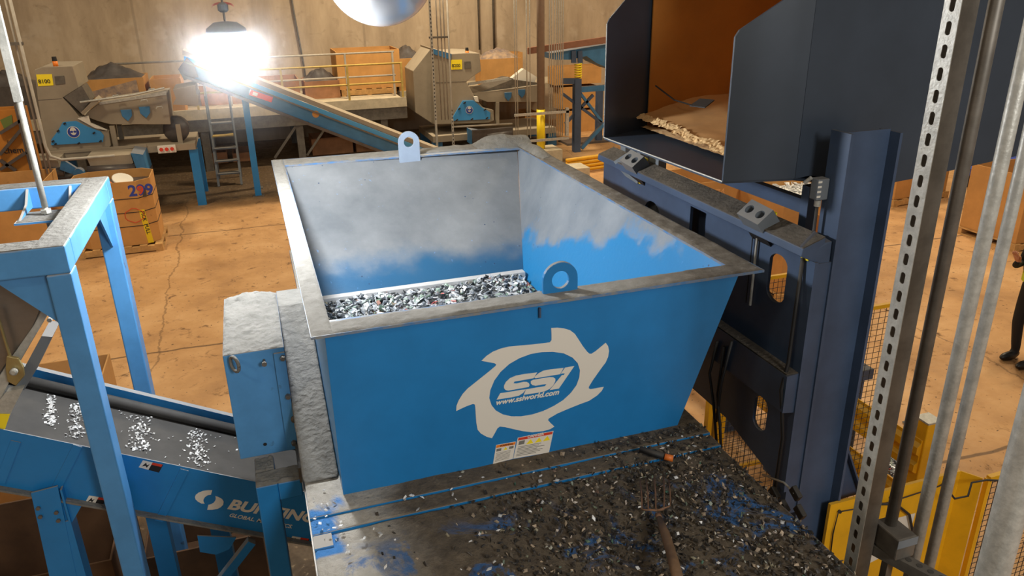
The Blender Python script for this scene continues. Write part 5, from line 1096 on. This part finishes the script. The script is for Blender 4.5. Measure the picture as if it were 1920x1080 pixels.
wc = py(555, 60, 23.9); tag(MB().tube([(wc.x-.1,23.92,6), (wc.x,23.92,3.6), (wc.x+.12,23.92,2.0), (wc.x+.12,23.92,.8)], .025, 8).build('wall_cable', steel, smooth=True), 'dark cable hanging down the back wall above the slanted conveyor', 'cable')
# blue feeder stand
VY = 18.9
vf = T('vibrating_feeder', 'blue steel feeder stand with yellow spring and brown topped trough, left of the bin', 'machine', (7.6,VY,0))
def vb(u0, v0, u1, v1, w, m_=bblue, nm='frame_bar', y=VY): MB().bar(py(u0,v0,y), py(u1,v1,y), w, w, (0,1,0)).build(nm, m_, vf)
q = pz(1082, 290, 0)
MB().bar(Vector((py(1082,180,VY).x,VY,0)), py(1082,148,VY), .18, .18, (0,1,0)).build('leg', dblue, vf)
MB().bar(Vector((py(1124,180,VY+1).x,VY+1,0)), py(1124,165,VY+1), .16, .16, (0,1,0)).build('leg', dblue, vf)
vb(1055,152,1085,152,.14,dblue); vb(1085,168,1135,164,.14); vb(1055,176,1130,232,.07,dblue); vb(1112,178,1060,232,.07,dblue); vb(1090,278,1132,232,.09); vb(1088,175,1128,228,.07)
MB().prism([py(990,90,VY-.1), py(1145,68,VY-.1), py(1145,80,VY-.1), py(990,102,VY-.1)], (0,.12,0)).build('trough_rim', brown, vf)
MB().prism([py(1035,100,VY), py(1145,82,VY), py(1145,130,VY), py(1118,118,VY), (py(1100,105,VY)), py(1070,112,VY), py(1040,112,VY)], (0,.7,0)).build('trough', bblue, vf)
for u in (1076, 1088): MB().prism([py(u-4,96,VY-.06), py(u+4,95,VY-.06), py(u+5,118,VY-.06), py(u-4,118,VY-.06)], (0,.05,0)).build('rib', dblue, vf)
s0_ = py(1084,146,VY); s1_ = py(1084,119,VY)
MB().tube([s0_.lerp(s1_, k/90)+Vector((.085*math.cos(k*.42),.085*math.sin(k*.42),0)) for k in range(91)], .018, 7).build('spring', yelL, vf, smooth=True)
MB().box(py(1105,285,VY).x-.3, VY+.8, 0, py(1105,285,VY).x+1.1, VY+1.5, .06).build('base_plate', bagm, vf)
ba_ = T('yellow_barrier', 'low yellow ribbed barrier rail on the floor behind the far hopper corner', 'barrier', (6.4,14.2,0))
a_ = pz(1062, 316, .15); b_ = pz(1175, 300, .15)
for k in range(4): MB().tube([a_+Vector((0,0,k*.09-.08)), b_+Vector((0,0,k*.09-.08))], .045, 12).build('rail', yel, ba_, smooth=True)
MB().bar(a_+Vector((0,.03,.06)), b_+Vector((0,.03,.06)), .02, .32).build('back_plate', yel, ba_)
tag(MB().box(pz(1045,296,.6).x-.2, 14.6, 0, pz(1045,296,.6).x+.25, 15.1, .62).build('concrete_block', concr, bevel=.01), 'pale concrete block standing by the left end of the yellow barrier', 'block')
# ================================================================ HANGING LAMPS
wl = T('work_lamp', 'bright white work lamp hanging from a hook in front of the slanted conveyor', 'lamp', LAMP)
glow = bpy.data.materials.new('lamp_glow'); glow.use_nodes = True; gb_ = glow.node_tree.nodes['Principled BSDF']; gb_.inputs['Emission Color'].default_value = (.95,.98,1,1); gb_.inputs['Emission Strength'].default_value = 500
lens = MB().lathe([(.03,-.09),(.085,-.08),(.115,-.045),(.125,.0),(.122,.05),(.108,.077),(.03,.08)], LAMP, (0,0,1), 32).build('lamp_globe', glow, wl, smooth=True)
MB().lathe([(.11,.0805),(.10,.12),(.06,.15),(.02,.155)], LAMP, (0,0,1), 24).build('lamp_cap', greyp, wl, smooth=True)
MB().tube([LAMP+Z_*.155, LAMP+Z_*.20], .006, 8).build('hook', steel, wl)
MB().tube([LAMP+Z_*.25, LAMP+Z_*1.8], .006, 8).build('cable', steel, wl)
MB().grid(lambda u, v: LAMP+Vector((.055*math.cos(math.pi*(1-u)), .03*(v-.5), .222+.02*math.sin(math.pi*u)+.010*v)), 14, 2).build('hook_guard', redpl, wl)
MB().lathe([(.015,0),(.028,.01),(.028,.04),(.01,.05)], LAMP+Z_*.20, (0,0,1), 12).build('hook_block', greyp, wl)
DM = py(711, -52, 4.6)
dm = T('dome_mirror', 'large round silvery dome hanging at the top edge of the picture', 'dome', DM)
MB().lathe([(.30*math.cos(a), .30*math.sin(a)*.95) for a in [math.radians(-88+k*6) for k in range(16)]]+[(.30,.02)], DM, (0,0,1), 48).build('reflector', mirror, dm, smooth=True)
MB().lathe([(.305,.02),(.305,.05),(.1,.12),(.03,.14)], DM, (0,0,1), 40).build('top_cover', greyp, dm, smooth=True)
MB().tube([DM+Z_*.14, DM+Z_*2.5], .01, 8).build('hanger', steel, dm)

# ================================================================ HAZE BALL around the work lamp, added for its lens glare
hz = bpy.data.materials.new('glare_haze'); hz.use_nodes = True; N = hz.node_tree.nodes; L = hz.node_tree.links
N.remove(N['Principled BSDF']); vs_ = N.new('ShaderNodeVolumeScatter'); vs_.inputs['Density'].default_value = .022; vs_.inputs['Anisotropy'].default_value = .2
L.new(vs_.outputs[0], N['Material Output'].inputs['Volume'])
hc_ = LAMP-Z_*.02; gr_ = N.new('ShaderNodeVectorMath'); gr_.operation = 'DISTANCE'; ps_ = N.new('ShaderNodeNewGeometry'); L.new(ps_.outputs['Position'], gr_.inputs[0]); gr_.inputs[1].default_value = hc_
fo_ = N.new('ShaderNodeMapRange'); L.new(gr_.outputs['Value'], fo_.inputs['Value']); fo_.inputs['From Min'].default_value = .12; fo_.inputs['From Max'].default_value = .60; fo_.inputs['To Min'].default_value = 1; fo_.inputs['To Max'].default_value = 0
sq_ = mth(N, L, 'POWER', fo_.outputs[0], 2.2); L.new(mth(N, L, 'MULTIPLY', sq_, .10), vs_.inputs['Density'])
hb_ = MB().lathe([(.6*math.cos(math.radians(a)), .6*math.sin(math.radians(a))) for a in range(-88, 89, 8)], hc_, (0,0,1), 32).build('glare_haze', hz, smooth=True); tag(hb_, 'thin haze added around the bright work lamp for its glare', 'haze', kind='stuff')

# groups for kinds that come more than once
GR = {'wooden_pallet': 'wooden pallets under the bulk boxes', 'bulk_box': 'cardboard bulk boxes around the hall', 'electrical_conduit': 'conduits in the front right corner',
      'separator_machine': 'taupe separator machines at the back', 'machine_platform': 'base platforms of the separator machines', 'discharge_conveyor': 'roller conveyors under the separator machines',
      'hand_railing': 'railings on the mezzanine', 'mesh_fence': 'mesh fence panels behind the tipper', 'wall_conduit_bank': 'conduit banks by the separators', 'column_conduit_bank': 'conduit banks by the building column',
      'wall_pipe': 'dark pipes on the back wall', 'wall_strut': 'slotted struts by the 8200 machine'}
for o in bpy.data.objects:
    k = o.name.split('.')[0]
    if o.parent is None and k in GR: o['group'] = GR[k]
